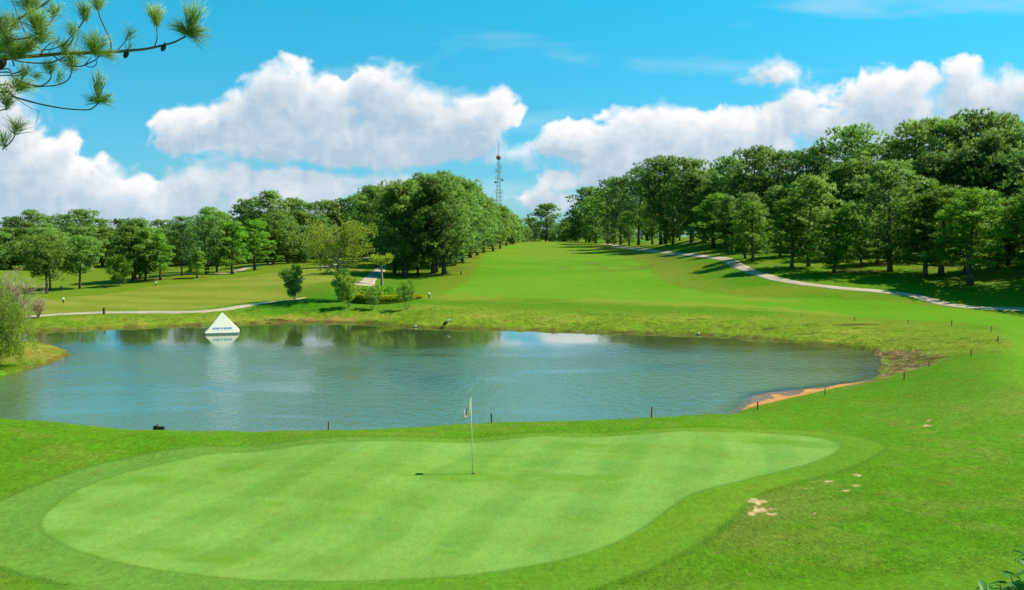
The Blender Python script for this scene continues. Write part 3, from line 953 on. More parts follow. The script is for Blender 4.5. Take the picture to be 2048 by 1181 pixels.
    tag(o, label='banks of white cumulus low in the blue sky', kind='structure')


build_clouds()
# ------------------------------------------------------------------ vegetation
BARK = simple_mat('pine_bark', (0.115, 0.080, 0.058), .95, .5, 3.0, .1, .03)
BARK_GREY = simple_mat('grey_bark', (0.27, 0.23, 0.17), .95, .4, 5.0, .1, .02)
BARK_TWIG = simple_mat('twig_bark', (0.19, 0.145, 0.115), .9, .35, 14.0, .15, .004)
PINE_LEAF = leaf_mat('pine_needles', (0.145, 0.278, 0.066), (0.228, 0.368, 0.074), .50)
YOUNG_LEAF = leaf_mat('young_pine_needles', (0.115, 0.260, 0.022), (0.200, 0.370, 0.028), .5)
DARK_LEAF = leaf_mat('dark_pine_needles', (0.115, 0.245, 0.075), (0.175, 0.325, 0.085), .50)
OLIVE_LEAF = leaf_mat('olive_leaf', (0.27, 0.32, 0.030), (0.36, 0.37, 0.040), .5)
SAP_LEAF = leaf_mat('sapling_leaf', (0.140, 0.300, 0.060), (0.230, 0.400, 0.080), .45, scale=3)
THIN_LEAF = leaf_mat('thin_sapling_leaf', (0.210, 0.320, 0.040), (0.300, 0.380, 0.060), .45, scale=3)
WILLOW_LEAF = leaf_mat('drooping_leaf', (0.190, 0.290, 0.022), (0.320, 0.380, 0.028), .5, scale=2)
BARE_TWIG = leaf_mat('bare_twig', (0.42, 0.30, 0.21), (0.52, 0.38, 0.28), .25, scale=2)
PURPLE_LEAF = leaf_mat('purple_blossom', (0.20, 0.105, 0.12), (0.30, 0.17, 0.18), .3)
HEDGE_LEAF = leaf_mat('hedge_leaf', (0.100, 0.200, 0.010), (0.170, 0.280, 0.012), .40, scale=5)
HEDGE_TOP = leaf_mat('hedge_new_growth', (0.42, 0.48, 0.010), (0.52, 0.54, 0.012), .35, scale=5)
BED_LEAF = leaf_mat('bed_leaf', (0.140, 0.340, 0.018), (0.280, 0.460, 0.040), .42, scale=4)


def unit(v):
    return v / (np.linalg.norm(v, axis=-1, keepdims=True) + 1e-9)


def blades(base, direc, length, width, rs, spread=0.0):
    """one thin triangle per base point"""
    n = len(base)
    d = unit(direc + rs.normal(size=(n, 3)) * spread)
    side = unit(np.cross(d, rs.normal(size=(n, 3))))
    L = (length * (0.7 + .6 * rs.rand(n)))[:, None]; W = (width * (0.7 + .6 * rs.rand(n)))[:, None] * .5
    a = base - side * W; b = base + side * W; c = base + d * L
    V = np.stack([a, b, c], 1).reshape(-1, 3)
    return V, np.arange(3 * n).reshape(n, 3)


def leaves(base, direc, length, width, rs, spread=0.4):
    """rhombic leaf per base point as a folded pair would be too heavy: one quad"""
    n = len(base)
    d = unit(direc + rs.normal(size=(n, 3)) * spread)
    side = unit(np.cross(d, rs.normal(size=(n, 3))))
    L = (length * (0.7 + .6 * rs.rand(n)))[:, None]; W = (width * (0.7 + .6 * rs.rand(n)))[:, None] * .5
    m = base + d * L * .45
    V = np.stack([base, m - side * W, base + d * L, m + side * W], 1).reshape(-1, 3)
    return V, np.arange(4 * n).reshape(n, 4)


def limb(mb, p0, p1, r0, r1, rs, sag=0.0, seg=5, n=5, wob=.04):
    p0 = np.asarray(p0, float); p1 = np.asarray(p1, float)
    L = np.linalg.norm(p1 - p0); pts = []
    o = rs.normal(size=3) * L * wob
    for i in range(n + 1):
        t = i / n
        p = p0 * (1 - t) + p1 * t + o * math.sin(math.pi * t) + np.array([0, 0, sag * L * (t * t - t)])
        pts.append(p)
    mb.tube(pts, [r0 * (1 - i / n) + r1 * i / n for i in range(n + 1)], seg, False)
    return pts


def pine_data(name, seed, H, R, base_f, leafmat, puffs=85, tufts=52, shape='round', puff_r=None, L=.34, W=.085, lean=0.0):
    """pine prototype of height H; returns (trunk mesh, crown mesh)"""
    rs = np.random.RandomState(seed)
    tb = MB()
    top = np.array([rs.normal() * .02 * H + lean * H, rs.normal() * .02 * H, H * .93])
    tr = []
    for i in range(11):
        t = i / 10
        tr.append(np.array([top[0] * t + .012 * H * math.sin(t * 5 + seed), top[1] * t + .012 * H * math.cos(t * 4 + seed * 2), -0.25 + (top[2] + .25) * t]))
    r0 = .0175 * H + .05
    tb.tube(tr, [r0 * (1.25 if i == 0 else 1) * (1 - .86 * i / 10) for i in range(11)], 8)

    def tp(z):
        t = min(max((z + .25) / (top[2] + .25), 0), 1) * 10
        i = min(int(t), 9); f = t - i
        return tr[i] * (1 - f) + tr[i + 1] * f
    pr = puff_r or H * .078
    C = []; RR = []
    nl = puffs // 3
    for k in range(nl):
        # height along the crown, more limbs near the top
        t = (k + rs.rand() * .8) / nl
        z = H * (base_f + (1 - base_f) * (t ** .85) * .97)
        if shape == 'round':
            prof = (1 - max(0, (t - .35) / .72) ** 2.1) * (0.62 + .38 * min(1, t / .3))
        elif shape == 'cone':
            prof = (1 - t) ** .75 * .95 + .10
        elif shape == 'flat':
            prof = (1 - max(0, (t - .55) / .52) ** 3) * (0.45 + .55 * min(1, t / .6))
        else:
            prof = .9 - .55 * abs(t - .45)
        a = k * 2.399 + rs.rand() * 1.1
        rad = R * max(prof, .08) * (.62 + .45 * rs.rand())
        z0 = z - rad * (.25 + .25 * rs.rand())
        z0 = max(z0, H * base_f * .8)
        s = tp(min(z0, H * .9))
        e = np.array([s[0] + math.cos(a) * rad, s[1] + math.sin(a) * rad, min(z + .02 * H * rs.normal(), H * .985)])
        pts = limb(tb, s, e, max(.018, r0 * .30 * (1 - .6 * t)), .018, rs, .22, 4, 5)
        fr = [1.0, .68, .42] if rad > pr * 1.4 else [1.0]
        for q, f in enumerate(fr):
            b = pts[min(5, int(round(f * 5)))]
            off = np.array([rs.normal() * .5, rs.normal() * .5, .28 + .35 * rs.rand()]) * pr * (1 if q else .5)
            C.append(b + off); RR.append(pr * (.72 + .6 * rs.rand()) * (1 if q == 0 else .88))
    for k in range(max(3, puffs // 14)):
        C.append(tp(H * .9) + np.array([rs.normal() * pr * .9, rs.normal() * pr * .9, pr * (.1 + .5 * rs.rand())])); RR.append(pr * .85)
    C = np.array(C); RR = np.array(RR)
    zt = H - (C[:, 2] + RR * .6)
    C[:, 2] += np.minimum(zt, 0)
    VB = []; DB = []; NB = []
    for c, r in zip(C, RR):
        m = int(tufts * .60 * (r / pr) ** 1.6)
        d = unit(rs.normal(size=(m, 3)) * [1, 1, .8] + [0, 0, .35])
        rr = r * (.35 + .65 * rs.rand(m) ** .45)
        p = c + d * rr[:, None] * [1.12, 1.12, .66]
        tu = unit(d * .75 + np.array([0, 0, .65]) + rs.normal(size=(m, 3)) * .25)
        nb = 13
        VB.append(np.repeat(p, nb, 0)); DB.append(np.repeat(tu, nb, 0))
        nn = unit(d * .60 + [0, 0, .75] + rs.normal(size=(m, 3)) * .38)
        NB.append(np.repeat(nn, nb, 0))
    VB = np.concatenate(VB); DB = np.concatenate(DB); NB = np.concatenate(NB)
    V, Fc = blades(VB, DB, L * 1.22, W * .74, rs, .46)
    # every blade turns its face outwards from its tuft
    t3 = V.reshape(-1, 3, 3)
    ng = np.cross(t3[:, 1] - t3[:, 0], t3[:, 2] - t3[:, 0])
    flip = (ng * NB).sum(1) < 0
    t3[flip] = t3[flip][:, ::-1]
    V = t3.reshape(-1, 3)
    crown = np_mesh(name + '_crown', V, Fc, leafmat, True)
    crown.normals_split_custom_set_from_vertices(np.repeat(NB, 3, 0).astype(np.float32))
    tmp = tb.build(name + '_trunk', BARK, None, True)
    tm = tmp.data; bpy.data.objects.remove(tmp)
    return tm, crown, H


def broad_data(name, seed, H, R, base_f, leafmat, barkmat, stems=1, nb=26, leaves_n=60, lsize=.12, lw=.07, shape='oval', droop=0.0, sub=3, r0=None, spread=.6, stem_out=.25):
    rs = np.random.RandomState(seed)
    tb = MB(); VB = []; DB = []
    r0 = r0 or (.016 * H + .015)
    for s in range(stems):
        a = s * 2.4 + rs.rand()
        o = np.array([math.cos(a), math.sin(a), 0]) * (stem_out * H * .12 if stems > 1 else 0)
        topp = o * 3.0 + np.array([rs.normal() * .03 * H, rs.normal() * .03 * H, H * (.9 if s == 0 else .75 + .15 * rs.rand())])
        if stems > 1: topp[:2] += np.array([math.cos(a), math.sin(a)]) * R * .35
        pts = limb(tb, o * .3 + np.array([0, 0, -.15]), topp, r0, r0 * .25, rs, 0, 6, 8, .03)
        n = nb // stems
        for k in range(n):
            t = (k + rs.rand()) / n
            f = base_f + (1 - base_f) * t
            i = f * 8; i0 = min(int(i), 7); b = pts[i0] * (1 - (i - i0)) + pts[i0 + 1] * (i - i0)
            if shape == 'oval': prof = math.sin(math.pi * (.12 + .80 * t)) ** .7
            elif shape == 'umbrella': prof = .35 + .65 * math.sin(math.pi * min(1, .15 + t * .62))
            else: prof = 1 - .6 * t
            an = k * 2.4 + rs.rand() * 1.4
            rad = R * prof * (.6 + .5 * rs.rand()) / (1 if stems == 1 else 1.5)
            e = b + np.array([math.cos(an) * rad, math.sin(an) * rad, rad * (.35 + .5 * rs.rand()) * (1 - droop)])
            e[2] = min(e[2], H)
            bp = limb(tb, b, e, r0 * .35 * (1 - .5 * t) + .004, .005, rs, .1, 4, 4, .08)
            for j in range(sub):
                w = .35 + .65 * rs.rand(); i2 = w * 4; q0 = min(int(i2), 3)
                sb = bp[q0] * (1 - (i2 - q0)) + bp[q0 + 1] * (i2 - q0)
                dd = unit(e - b + rs.normal(size=3) * rad * spread)
                if droop > 0: dd = unit(dd * .5 + np.array([0, 0, -droop * 1.6]))
                ln = rad * (.25 + .35 * rs.rand()) * (1 + droop * 1.5)
                se = sb + dd * ln
                sp = limb(tb, sb, se, .007, .003, rs, -.15 if droop else .1, 3, 3, .06)
                m = leaves_n
                tt = rs.rand(m) ** .7 * 3; ti = np.minimum(tt.astype(int), 2); ft = (tt - ti)[:, None]
                sp_ = np.array(sp)
                p = sp_[ti] * (1 - ft) + sp_[ti + 1] * ft + rs.normal(size=(m, 3)) * lsize * .8
                VB.append(p); DB.append(np.tile(dd * .4 + np.array([0, 0, .35 if not droop else -1.0]), (m, 1)) + rs.normal(size=(m, 3)) * .4)
    VB = np.concatenate(VB); DB = np.concatenate(DB)
    V, Fc = leaves(VB, DB, lsize, lw, rs, .4)
    k = H / max(V[:, 2].max(), .01)
    crown = np_mesh(name + '_crown', V, Fc, leafmat)
    tmp = tb.build(name + '_trunk', barkmat, None, True); tm = tmp.data; bpy.data.objects.remove(tmp)
    return tm, crown, max(V[:, 2].max(), H * .9)


PROTO = {}


def proto(key):
    if key in PROTO: return PROTO[key]
    k, i = key[:-1], int(key[-1])
    if k == 'big':      # tall old pine, irregular rounded top, long clean trunk
        PROTO[key] = pine_data('big' + str(i), 10 + i, 18.0, [5.2, 5.8, 4.8, 5.5, 5.0][i], [.32, .26, .34, .28, .24][i], [PINE_LEAF, DARK_LEAF, PINE_LEAF, PINE_LEAF, DARK_LEAF][i], 112, 38, ['round', 'flat', 'round', 'flat', 'round'][i], 1.15, .42, .12)
    elif k == 'full':   # fuller crown reaching lower
        PROTO[key] = pine_data('full' + str(i), 30 + i, 15.0, [4.8, 4.4, 5.2][i], [.13, .17, .10][i], [PINE_LEAF, PINE_LEAF, DARK_LEAF][i], 124, 38, 'round', 1.0, .38, .11)
    elif k == 'young':  # young, pointed, bright tufts
        PROTO[key] = pine_data('young' + str(i), 50 + i, 11.0, [3.3, 3.0, 3.8][i], [.15, .20, .13][i], YOUNG_LEAF, 78, 40, 'cone', .72, .36, .085)
    elif k == 'spread':  # low spreading pine on open grass
        PROTO[key] = pine_data('spread' + str(i), 70 + i, 8.0, [4.1, 3.8][i], [.30, .32][i], PINE_LEAF, 96, 48, 'flat', .70, .28, .07)
    elif k == 'far':
        PROTO[key] = pine_data('far' + str(i), 90 + i, 14.0, [5.2, 4.8, 5.4][i], [.05, .09, .04][i], [PINE_LEAF, DARK_LEAF, PINE_LEAF][i], 75, 34, 'round', 1.35, .55, .17)
    return PROTO[key]


def put_tree(key_or_data, x, y, H, label, cat='pine tree', group=None, name='pine_tree', rot=None, wid=1.0, z=None, seed=0):
    tm, cm, H0 = proto(key_or_data) if isinstance(key_or_data, str) else key_or_data
    s = H / H0
    if z is None: z = h1(x, y)
    t = thing(name, label, cat, (x, y, z), 0, group)
    t.rotation_euler[2] = rot if rot is not None else (x * 12.9898 + y * 78.233) % 6.283
    t.scale = (s * wid, s * wid, s)
    link('trunk', tm, t); link('crown', cm, t)
    return t


def tree_px(key, px, py_base, py_top, label, wid=1.0, Y=None, **kw):
    """stand a tree on the ground where the photo shows its foot, as tall as its top demands"""
    p = hit(px, py_base) if Y is None else None
    if p is None:
        x = P(px, 470, Y)[0]; p = np.array([x, Y, h1(x, Y)])
    ztop = P(px, py_top, p[1])[2]
    return put_tree(key, p[0], p[1], ztop - p[2], label, wid=wid, **kw)
rng = random.Random(3)
MARKS = [(0, 'the left picture edge'), (45, 'the pinkish bare tree'), (96, 'the spreading pair'), (160, 'the lone spreading pine'), (238, 'the small broadleaved tree'), (277, 'the four front trunks'), (320, 'the slim meadow pine'),
         (363, 'the pale thin trunk'), (394, 'the bushy little pine'), (418, 'the tall rounded pine'), (466, 'the left pointed pine'), (509, 'the right pointed pine'), (548, 'the shaded path'), (590, 'the lone dark sapling'), (635, 'the knoll top'), (677, 'the yellow-green tree'),
         (715, 'the short pale path'), (755, 'the stubby trunk'), (792, 'the leaning clump pine'), (834, 'the short clump pine'), (866, 'the paired clump trunks'), (890, 'the lowest clump branches'), (922, 'the dark post'), (960, 'the near end of the row'), (997, 'the radio mast'), (1024, 'the purple shrub'),
         (1092, 'the lone round tree'), (1140, 'the low fairway end'), (1210, 'the far path end'), (1258, 'the small dark path pine'), (1322, 'the forked dark trunk'), (1383, 'the thick pale trunk'), (1425, 'the brightest young pine'), (1466, 'the path junction'), (1497, 'the thin trunked pair'),
         (1538, 'the slim set-back pine'), (1583, 'the black bollard'), (1617, 'the pale leaved pine'), (1671, 'the short bright topped pine'), (1722, 'the low shaded pine'), (1781, 'the tall narrow pine'), (1847, 'the left twin pine'), (1882, 'the right twin pine'),
         (1941, 'the lone front pine'), (1994, 'the sunlit grass gap'), (2048, 'the right picture edge')]
USED = set()


def where(what, px):
    """a description that points at one tree by what stands nearest to it"""
    c = sorted(MARKS, key=lambda m: abs(m[0] - px))[:4]
    for m in c:
        dx = px - m[0]
        for w in (['directly above'] if abs(dx) < 14 else []) + (['up left of'] if dx < 0 else ['up right of']):
            s = what + ' ' + w + ' ' + m[1]
            if s not in USED and len(s.split()) <= 16:
                USED.add(s); return s
    for m in sorted(MARKS, key=lambda m: abs(m[0] - px))[:12]:
        for w in ('level with', 'rising behind', 'deep behind'):
            s = what + ' ' + w + ' ' + m[1]
            if s not in USED and len(s.split()) <= 16:
                USED.add(s); return s
    return what + ' near ' + c[0][1]


# ---- right-hand wood: front row of young trees, each its own
RF = 'young pines at the front of the right-hand wood'
for key, px, pb, pt, wid, lab in [
    ('young0', 1425, 496, 389, 1.5, 'bright green young pine standing above the junction of the right cart path'),
    ('young2', 1466, 502, 430, 1.2, 'small bright young pine just right of the brightest one above the path junction'),
    ('young1', 1491, 518, 425, 1.0, 'thin trunked young pine, left one of the pair right of the path junction'),
    ('young2', 1504, 524, 405, 1.1, 'taller young pine, right one of the pair right of the path junction'),
    ('young1', 1538, 506, 440, 1.0, 'slim small young pine set back behind the bank right of the path junction'),
    ('young0', 1583, 538, 400, 1.15, 'bushy young pine behind the small black bollard on the right bank'),
    ('full1', 1617, 534, 352, .85, 'tall pale leaved pine with a brown lower crown above the right path'),
    ('young2', 1671, 547, 420, 1.15, 'short bright topped young pine with a pale trunk above the right path'),
    ('full0', 1781, 543, 322, .95, 'tall narrow dark pine rising over the middle of the right path'),
    ('young0', 1847, 556, 388, 1.15, 'bright tufted young pine, left one of the twin pair on the right bank'),
    ('young2', 1882, 552, 374, 1.3, 'bright young pine with a brown trunk, right one of the twin pair'),
    ('young1', 1930, 546, 430, 1.0, 'short thin pine half hidden behind the lone front tree on the right bank'),
    ('young1', 1941, 570, 380, 1.35, 'slender pine with a pale trunk standing nearest the path at the right'),
    ('young0', 1994, 538, 415, 1.0, 'thin young pine left of the sunlit grass gap at the right edge'),
    ('young1', 2015, 532, 398, 1.2, 'yellowish young pine in front of the sunlit grass gap at the right edge'),
    ('young2', 2062, 540, 380, 1.3, 'bright young pine cut by the right edge of the picture'),
    ('young1', 1722, 533, 440, 1.1, 'low shaded young pine between the short bright one and the tall narrow one'),
]:
    tree_px(key, px, pb, pt, lab, wid * 1.22, group=RF)
for px, Y, top in [(2140, 97, 240), (2240, 92, 230), (2190, 106, 250), (2330, 98, 260), (2290, 84, 330), (2120, 90, 400)]:
    tree_px('big%d' % (px % 5), px, 0, top, where('tall outer pine', px), 1.1, Y=Y, group='pines beyond the right edge')
# two older trunks by the far part of the path
tree_px('big1', 1322, 474, 318, 'big dark pine with a forked trunk left of the far right path', 1.0, Y=205, group='old pines along the right-hand fairway edge')
tree_px('full1', 1383, 478, 345, 'broad pine with a thick pale trunk above the middle of the right path', 1.1, Y=188, group='old pines along the right-hand fairway edge')
tree_px('young1', 1258, 492, 428, 'small dark pine beside the far end of the right cart path', 1.3, Y=232, group='young pines along the far right path')
tree_px('young0', 1332, 490, 440, 'small dark pine on the slope above the far right cart path', 1.2, Y=195, group='young pines along the far right path')
OUT = [(1130, 445, 335), (1150, 420, 300), (1172, 408, 285), (1192, 395, 268), (1215, 378, 252), (1240, 355, 238), (1278, 337, 222), (1330, 313, 205), (1385, 316, 192), (1422, 338, 195), (1455, 314, 182), (1500, 294, 172), (1550, 302, 166), (1597, 305, 160),
       (1640, 290, 155), (1698, 253, 150), (1742, 288, 150), (1785, 278, 142), (1832, 242, 138), (1885, 236, 135), (1938, 222, 136), (1990, 232, 134), (2030, 262, 128), (2085, 262, 126), (2150, 270, 120), (2230, 280, 112)]
BG = 'tall pines making up the right-hand wood'
for i, (px, top, Y) in enumerate(OUT):
    k = ['big0', 'big1', 'big2', 'big3', 'big4'][(i * 3 + i // 5) % 5] if Y < 260 else 'far%d' % (i % 3)
    lab = where('tall old skyline pine of the right wood', px)
    if i == 15: lab = 'tallest pine of the left hump of the right-hand wood skyline'
    if i == 20: lab = 'highest pine of the right-hand wood, near the right edge'
    if i == 0: lab = 'lowest pine at the far left end of the right-hand tree line'
    tree_px(k, px, 0, top, lab, 1.05, Y=Y, group=BG)
# second and third ranks below the skyline
for i, (px, top, Y) in enumerate(OUT[2:]):
    tree_px('full%d' % (i % 3) if Y < 240 else 'far%d' % (i % 3), px + 22 + rng.uniform(-8, 8), 0, top + 42 + rng.uniform(-8, 26), where('shaded pine just below the right wood skyline', px + 22), 1.05, Y=Y - 9 + rng.uniform(-3, 2), group=BG)
for i in range(15):
    px = 1460 + i * 44 + rng.uniform(-10, 10)
    tree_px('full%d' % (i % 3) if i % 2 else 'big%d' % (i % 5), px, 0, 375 + rng.uniform(-18, 30), where('dark mid height pine of the right wood', px), 1.0, Y=152 - i * 1.9 + rng.uniform(-4, 4), group=BG)
for i in range(16):
    px = 1180 + i * 58
    tree_px('far%d' % (i % 3), px, 0, 372 - i * 3.2 + rng.uniform(-10, 14), where('pine deep inside the right wood', px), 1.25, Y=max(300 - i * 8, 178) + rng.uniform(-5, 5), group='pines deep inside the right-hand wood')

for i, (px, pb, pt) in enumerate([(1560, 515, 430), (1600, 512, 420), (1645, 520, 425), (1700, 520, 410), (1740, 515, 405), (1810, 525, 400), (1830, 510, 390), (1905, 515, 395), (1965, 522, 395), (1755, 528, 430), (1520, 500, 420), (1625, 500, 400), (1485, 494, 415), (1450, 490, 420), (1410, 486, 425), (1360, 482, 420), (1300, 480, 420)]):
    tree_px('full%d' % (i % 3) if i % 3 else 'young%d' % (i % 2), px, pb, pt, where('shaded understorey pine of the right wood', px), 1.35, group='shaded pines behind the front row on the right')
# ---- centre clump beside the fairway
CG = 'pines of the dense clump in the middle'
for key, px, pb, pt, wid, lab in [
    ('full2', 790, 551, 372, 1.0, 'leftmost dark leaning pine of the middle clump'),
    ('big3', 806, 555, 362, .95, 'left of the two thick front trunks in the middle clump'),
    ('full0', 815, 556, 380, .8, 'right of the two thick front trunks in the middle clump'),
    ('young2', 834, 550, 470, 1.4, 'short pine between the trunks of the middle clump'),
    ('big0', 866, 547, 348, 1.05, 'tall pine with paired trunks in the middle clump'),
    ('full1', 873, 546, 360, 1.0, 'pine sharing its foot with the tall paired trunk of the middle clump'),
    ('full0', 889, 549, 352, 1.2, 'right front pine of the middle clump with branches low over the grass'),
]:
    tree_px(key, px, pb, pt, lab, wid, group=CG)
for i, (px, top, Y, w) in enumerate([(752, 372, 150, 1), (778, 378, 160, 1), (745, 392, 168, 1), (820, 366, 152, 1.1), (848, 356, 158, 1.1), (880, 344, 150, 1.05), (905, 352, 160, 1.1), (925, 360, 156, 1.15), (938, 372, 172, 1.1), (910, 372, 148, 1.0),
                                    (955, 388, 178, 1.1), (968, 396, 190, 1.1), (985, 405, 200, 1.1), (1000, 412, 216, 1.15), (1012, 420, 232, 1.2), (1024, 430, 246, 1.2), (1036, 440, 262, 1.2), (1048, 452, 280, 1.1),
                                    (940, 395, 195, 1.2), (970, 412, 225, 1.2), (1000, 430, 262, 1.2), (900, 372, 182, 1.2), (860, 372, 180, 1.2), (820, 384, 182, 1.2), (780, 392, 190, 1.2)]):
    lab = where('rear pine of the middle clump', px) if Y < 165 else where('pine of the row running back from the clump', px)
    if i == 5: lab = 'highest pine of the middle clump with a ragged top'
    tree_px(['full0', 'full1', 'big0', 'full2'][i % 4] if Y < 235 else 'far%d' % (i % 3), px, 0, top, lab, w, Y=Y, group=CG if Y < 165 else 'pines in the row behind the middle clump')
# far end of the fairway
tree_px('far0', 1092, 0, 409, 'round topped tree alone on the skyline at the far end of the fairway', 1.25, Y=335, group='pines at the far end of the fairway')
for px, top, Y in [(1062, 437, 345), (1120, 447, 350), (1140, 438, 345), (1050, 455, 320), (1075, 455, 360), (1105, 455, 365), (1128, 460, 330), (1155, 440, 330)]:
    tree_px('far%d' % (px % 3), px, 0, top, where('dark low tree closing the far fairway end', px), 1.3, Y=Y, group='pines at the far end of the fairway')

# ---- left meadow
LG = 'pines standing on the left meadow'
for key, px, pb, pt, wid, lab in [
    ('spread0', 92, 588, 472, .95, 'left trunk of the spreading pair on the far left meadow'),
    ('spread1', 101, 582, 480, .95, 'right trunk of the spreading pair on the far left meadow'),
    ('spread1', 160, 578, 474, 1.05, 'lone wide spreading pine with a short trunk on the far left meadow'),
    ('full0', 264, 562, 452, 1.05, 'leftmost of the four front trunks on the brown patch of the left meadow'),
    ('full1', 270, 560, 440, 1.0, 'second of the four front trunks on the brown patch of the left meadow'),
    ('full2', 279, 559, 437, 1.0, 'third of the four front trunks on the brown patch of the left meadow'),
    ('full0', 291, 562, 455, 1.1, 'rightmost of the four front trunks on the brown patch of the left meadow'),
    ('young1', 320, 561, 470, 1.35, 'slim pine right of the four front trunks on the left meadow'),
    ('big1', 363, 552, 446, 1.0, 'pine with a pale thin trunk left of the two close trunks on the meadow'),
    ('full1', 381, 547, 455, .95, 'left of the two close trunks in the middle of the left meadow'),
    ('young0', 394, 557, 503, 1.4, 'short bushy young pine in front of the left meadow trees'),
    ('full2', 411, 549, 430, 1.0, 'pine directly left of the tall rounded one on the left meadow'),
    ('big0', 418, 547, 415, 1.05, 'tallest rounded pine of the left meadow group'),
    ('full0', 435, 545, 424, .95, 'pine directly right of the tall rounded one on the left meadow'),
    ('young0', 466, 549, 443, 1.25, 'left of the two pointed pines on the left meadow'),
    ('young1', 509, 541, 441, 1.45, 'right of the two pointed pines on the left meadow'),
]:
    tree_px(key, px, pb, pt, lab, wid, group=LG)
LB = 'pines of the wood behind the left meadow'
sky = [(-90, 430), (-50, 428), (-15, 437), (22, 434), (60, 419), (100, 433), (132, 428), (168, 420), (203, 436), (242, 438), (285, 450), (325, 440), (362, 432), (440, 430), (478, 440), (500, 400), (545, 383), (585, 398), (622, 404), (662, 402), (700, 393), (738, 386)]
for i, (px, top) in enumerate(sky):
    lab = where('rounded skyline pine behind the left meadow', px)
    if i == 16: lab = 'highest pine of the wood behind the left meadow, above the pointed pines'
    if i == 4: lab = 'domed pine standing highest at the far left of the skyline'
    if i == 21: lab = 'pine where the left wood meets the middle clump on the skyline'
    tree_px(['big1', 'far0', 'big4', 'far1', 'big0', 'far2'][i % 6], px, 0, top + 1, lab, 1.15, Y=(214 if px < 490 else 192) + rng.uniform(-6, 6), group=LB)
for r, (dy, Y) in enumerate([(22, 200), (45, 190), (34, 228)]):
    for i in range(20):
        px = -70 + i * 42 + r * 14 + rng.uniform(-8, 8)
        tp_ = np.interp(px, [a for a, b in sky], [b for a, b in sky]) + dy + rng.uniform(-5, 12)
        YY = Y + rng.uniform(-5, 5) - (14 if px > 490 else 0)
        tree_px('full%d' % ((i + r) % 3) if r < 2 else 'far%d' % (i % 3), px, 0, tp_, where(['shaded pine below the left skyline', 'dark low pine in the left wood', 'pine deepest in the left wood'][r], px), 1.25, Y=YY, group=LB)
for i, (px, pb, pt) in enumerate([(548, 530, 425), (575, 528, 440), (600, 522, 450), (610, 527, 470), (650, 505, 430), (700, 500, 440), (725, 500, 450), (560, 522, 470), (535, 530, 460), (675, 502, 460)]):
    tree_px('full%d' % (i % 3), px, pb, pt, where('front edge pine of the left wood', px), 1.15, group=LB)

for i in range(19):
    px = -70 + i * 31 + rng.uniform(-6, 6)
    tree_px('far%d' % (i % 3), px, 541 - .028 * px + rng.uniform(-3, 3), 462 - .02 * px + rng.uniform(-8, 8), where('low dense front pine of the left wood', px), 1.45, group='low pines edging the left wood')
# ---- single trees of other kinds
def one(data, px, pb, pt, name, label, cat, Y=None, **kw):
    return tree_px(data, px, pb, pt, label, kw.pop('wid', 1.0), Y=Y, name=name, cat=cat, **kw)


oliv = broad_data('olive', 5, 8.2, 4.2, .40, OLIVE_LEAF, BARK_GREY, 1, 46, 46, .20, .12, 'umbrella', 0.0, 5, .17, .9)
one(oliv, 677, 600, 428, 'yellow_green_tree', 'airy yellow-green tree with bare pale branches behind the saplings', 'tree')
ivy = broad_data('ivy', 8, 3.4, .75, .05, THIN_LEAF, BARK_GREY, 3, 36, 56, .15, .10, 'oval', 0, 3, .03)
one(ivy, 683, 604, 534, 'leafy_shrub', 'upright leafy shrub wrapped round the foot of the yellow-green tree', 'shrub')
sapA = broad_data('sapling', 11, 3.6, 1.05, .22, SAP_LEAF, BARK_GREY, 2, 30, 60, .17, .10, 'oval', 0, 3, .045)
one(sapA, 590, 603, 527, 'sapling', 'dark green leafy sapling standing alone left of the other saplings', 'sapling', group='saplings on the knoll')
sapB = broad_data('sapling_b', 12, 3.0, .85, .28, THIN_LEAF, BARK_GREY, 3, 27, 60, .14, .07, 'oval', 0, 3, .04)
one(sapB, 698, 616, 547, 'sapling', 'olive sapling with several stems in front of the left end of the hedge', 'sapling', group='saplings on the knoll')
sapC = broad_data('sapling_c', 13, 2.4, .95, .30, THIN_LEAF, BARK_GREY, 4, 28, 44, .12, .06, 'oval', 0, 3, .035, stem_out=.4)
one(sapC, 743, 620, 568, 'sapling', 'small vase shaped sapling in front of the middle of the hedge', 'sapling', group='saplings on the knoll')
sapD = broad_data('sapling_d', 17, 2.9, .80, .38, THIN_LEAF, BARK_GREY, 3, 24, 40, .12, .06, 'oval', 0, 3, .032)
one(sapD, 813, 621, 556, 'sapling', 'thin sparse sapling in front of the right end of the hedge', 'sapling', group='saplings on the knoll')
leafy = broad_data('leafy_young', 21, 5.4, 1.8, .22, YOUNG_LEAF, BARK_GREY, 1, 30, 60, .26, .15, 'oval', 0, 4, .07)
one(leafy, 238, 573, 507, 'young_tree', 'small light green broadleaved tree between the wide pine and the front trunks', 'tree')
stub = broad_data('stub', 23, 4.0, 1.5, .78, OLIVE_LEAF, BARK_GREY, 1, 16, 36, .22, .13, 'umbrella', 0, 4, .24)
one(stub, 764, 572, 504, 'stubby_tree', 'thick pale stubby trunk with a few yellow-green leaves at its top, behind the flower bed', 'tree')
purp = broad_data('purple', 25, 3.2, 2.0, .1, PURPLE_LEAF, BARK_GREY, 3, 40, 50, .26, .16, 'oval', 0, 4, .05)
one(purp, 1024, 0, 462, 'purple_shrub', 'purplish pink shrub at the far left edge of the fairway crest', 'shrub', Y=252)
for px, pt, w, Y, lab in [(735, 560, 1.5, 101, 'bright green shrub at the left back of the flower bed'), (700, 572, 1.2, 97, 'low bright green shrub behind the olive sapling')]:
    one(broad_data('bedshrub%d' % px, px, 1.5, .95, .05, BED_LEAF, BARK_GREY, 4, 40, 50, .14, .09, 'oval', 0, 3, .02), px, 0, pt + 10, 'leafy_shrub', lab, 'shrub', Y=Y, wid=w)

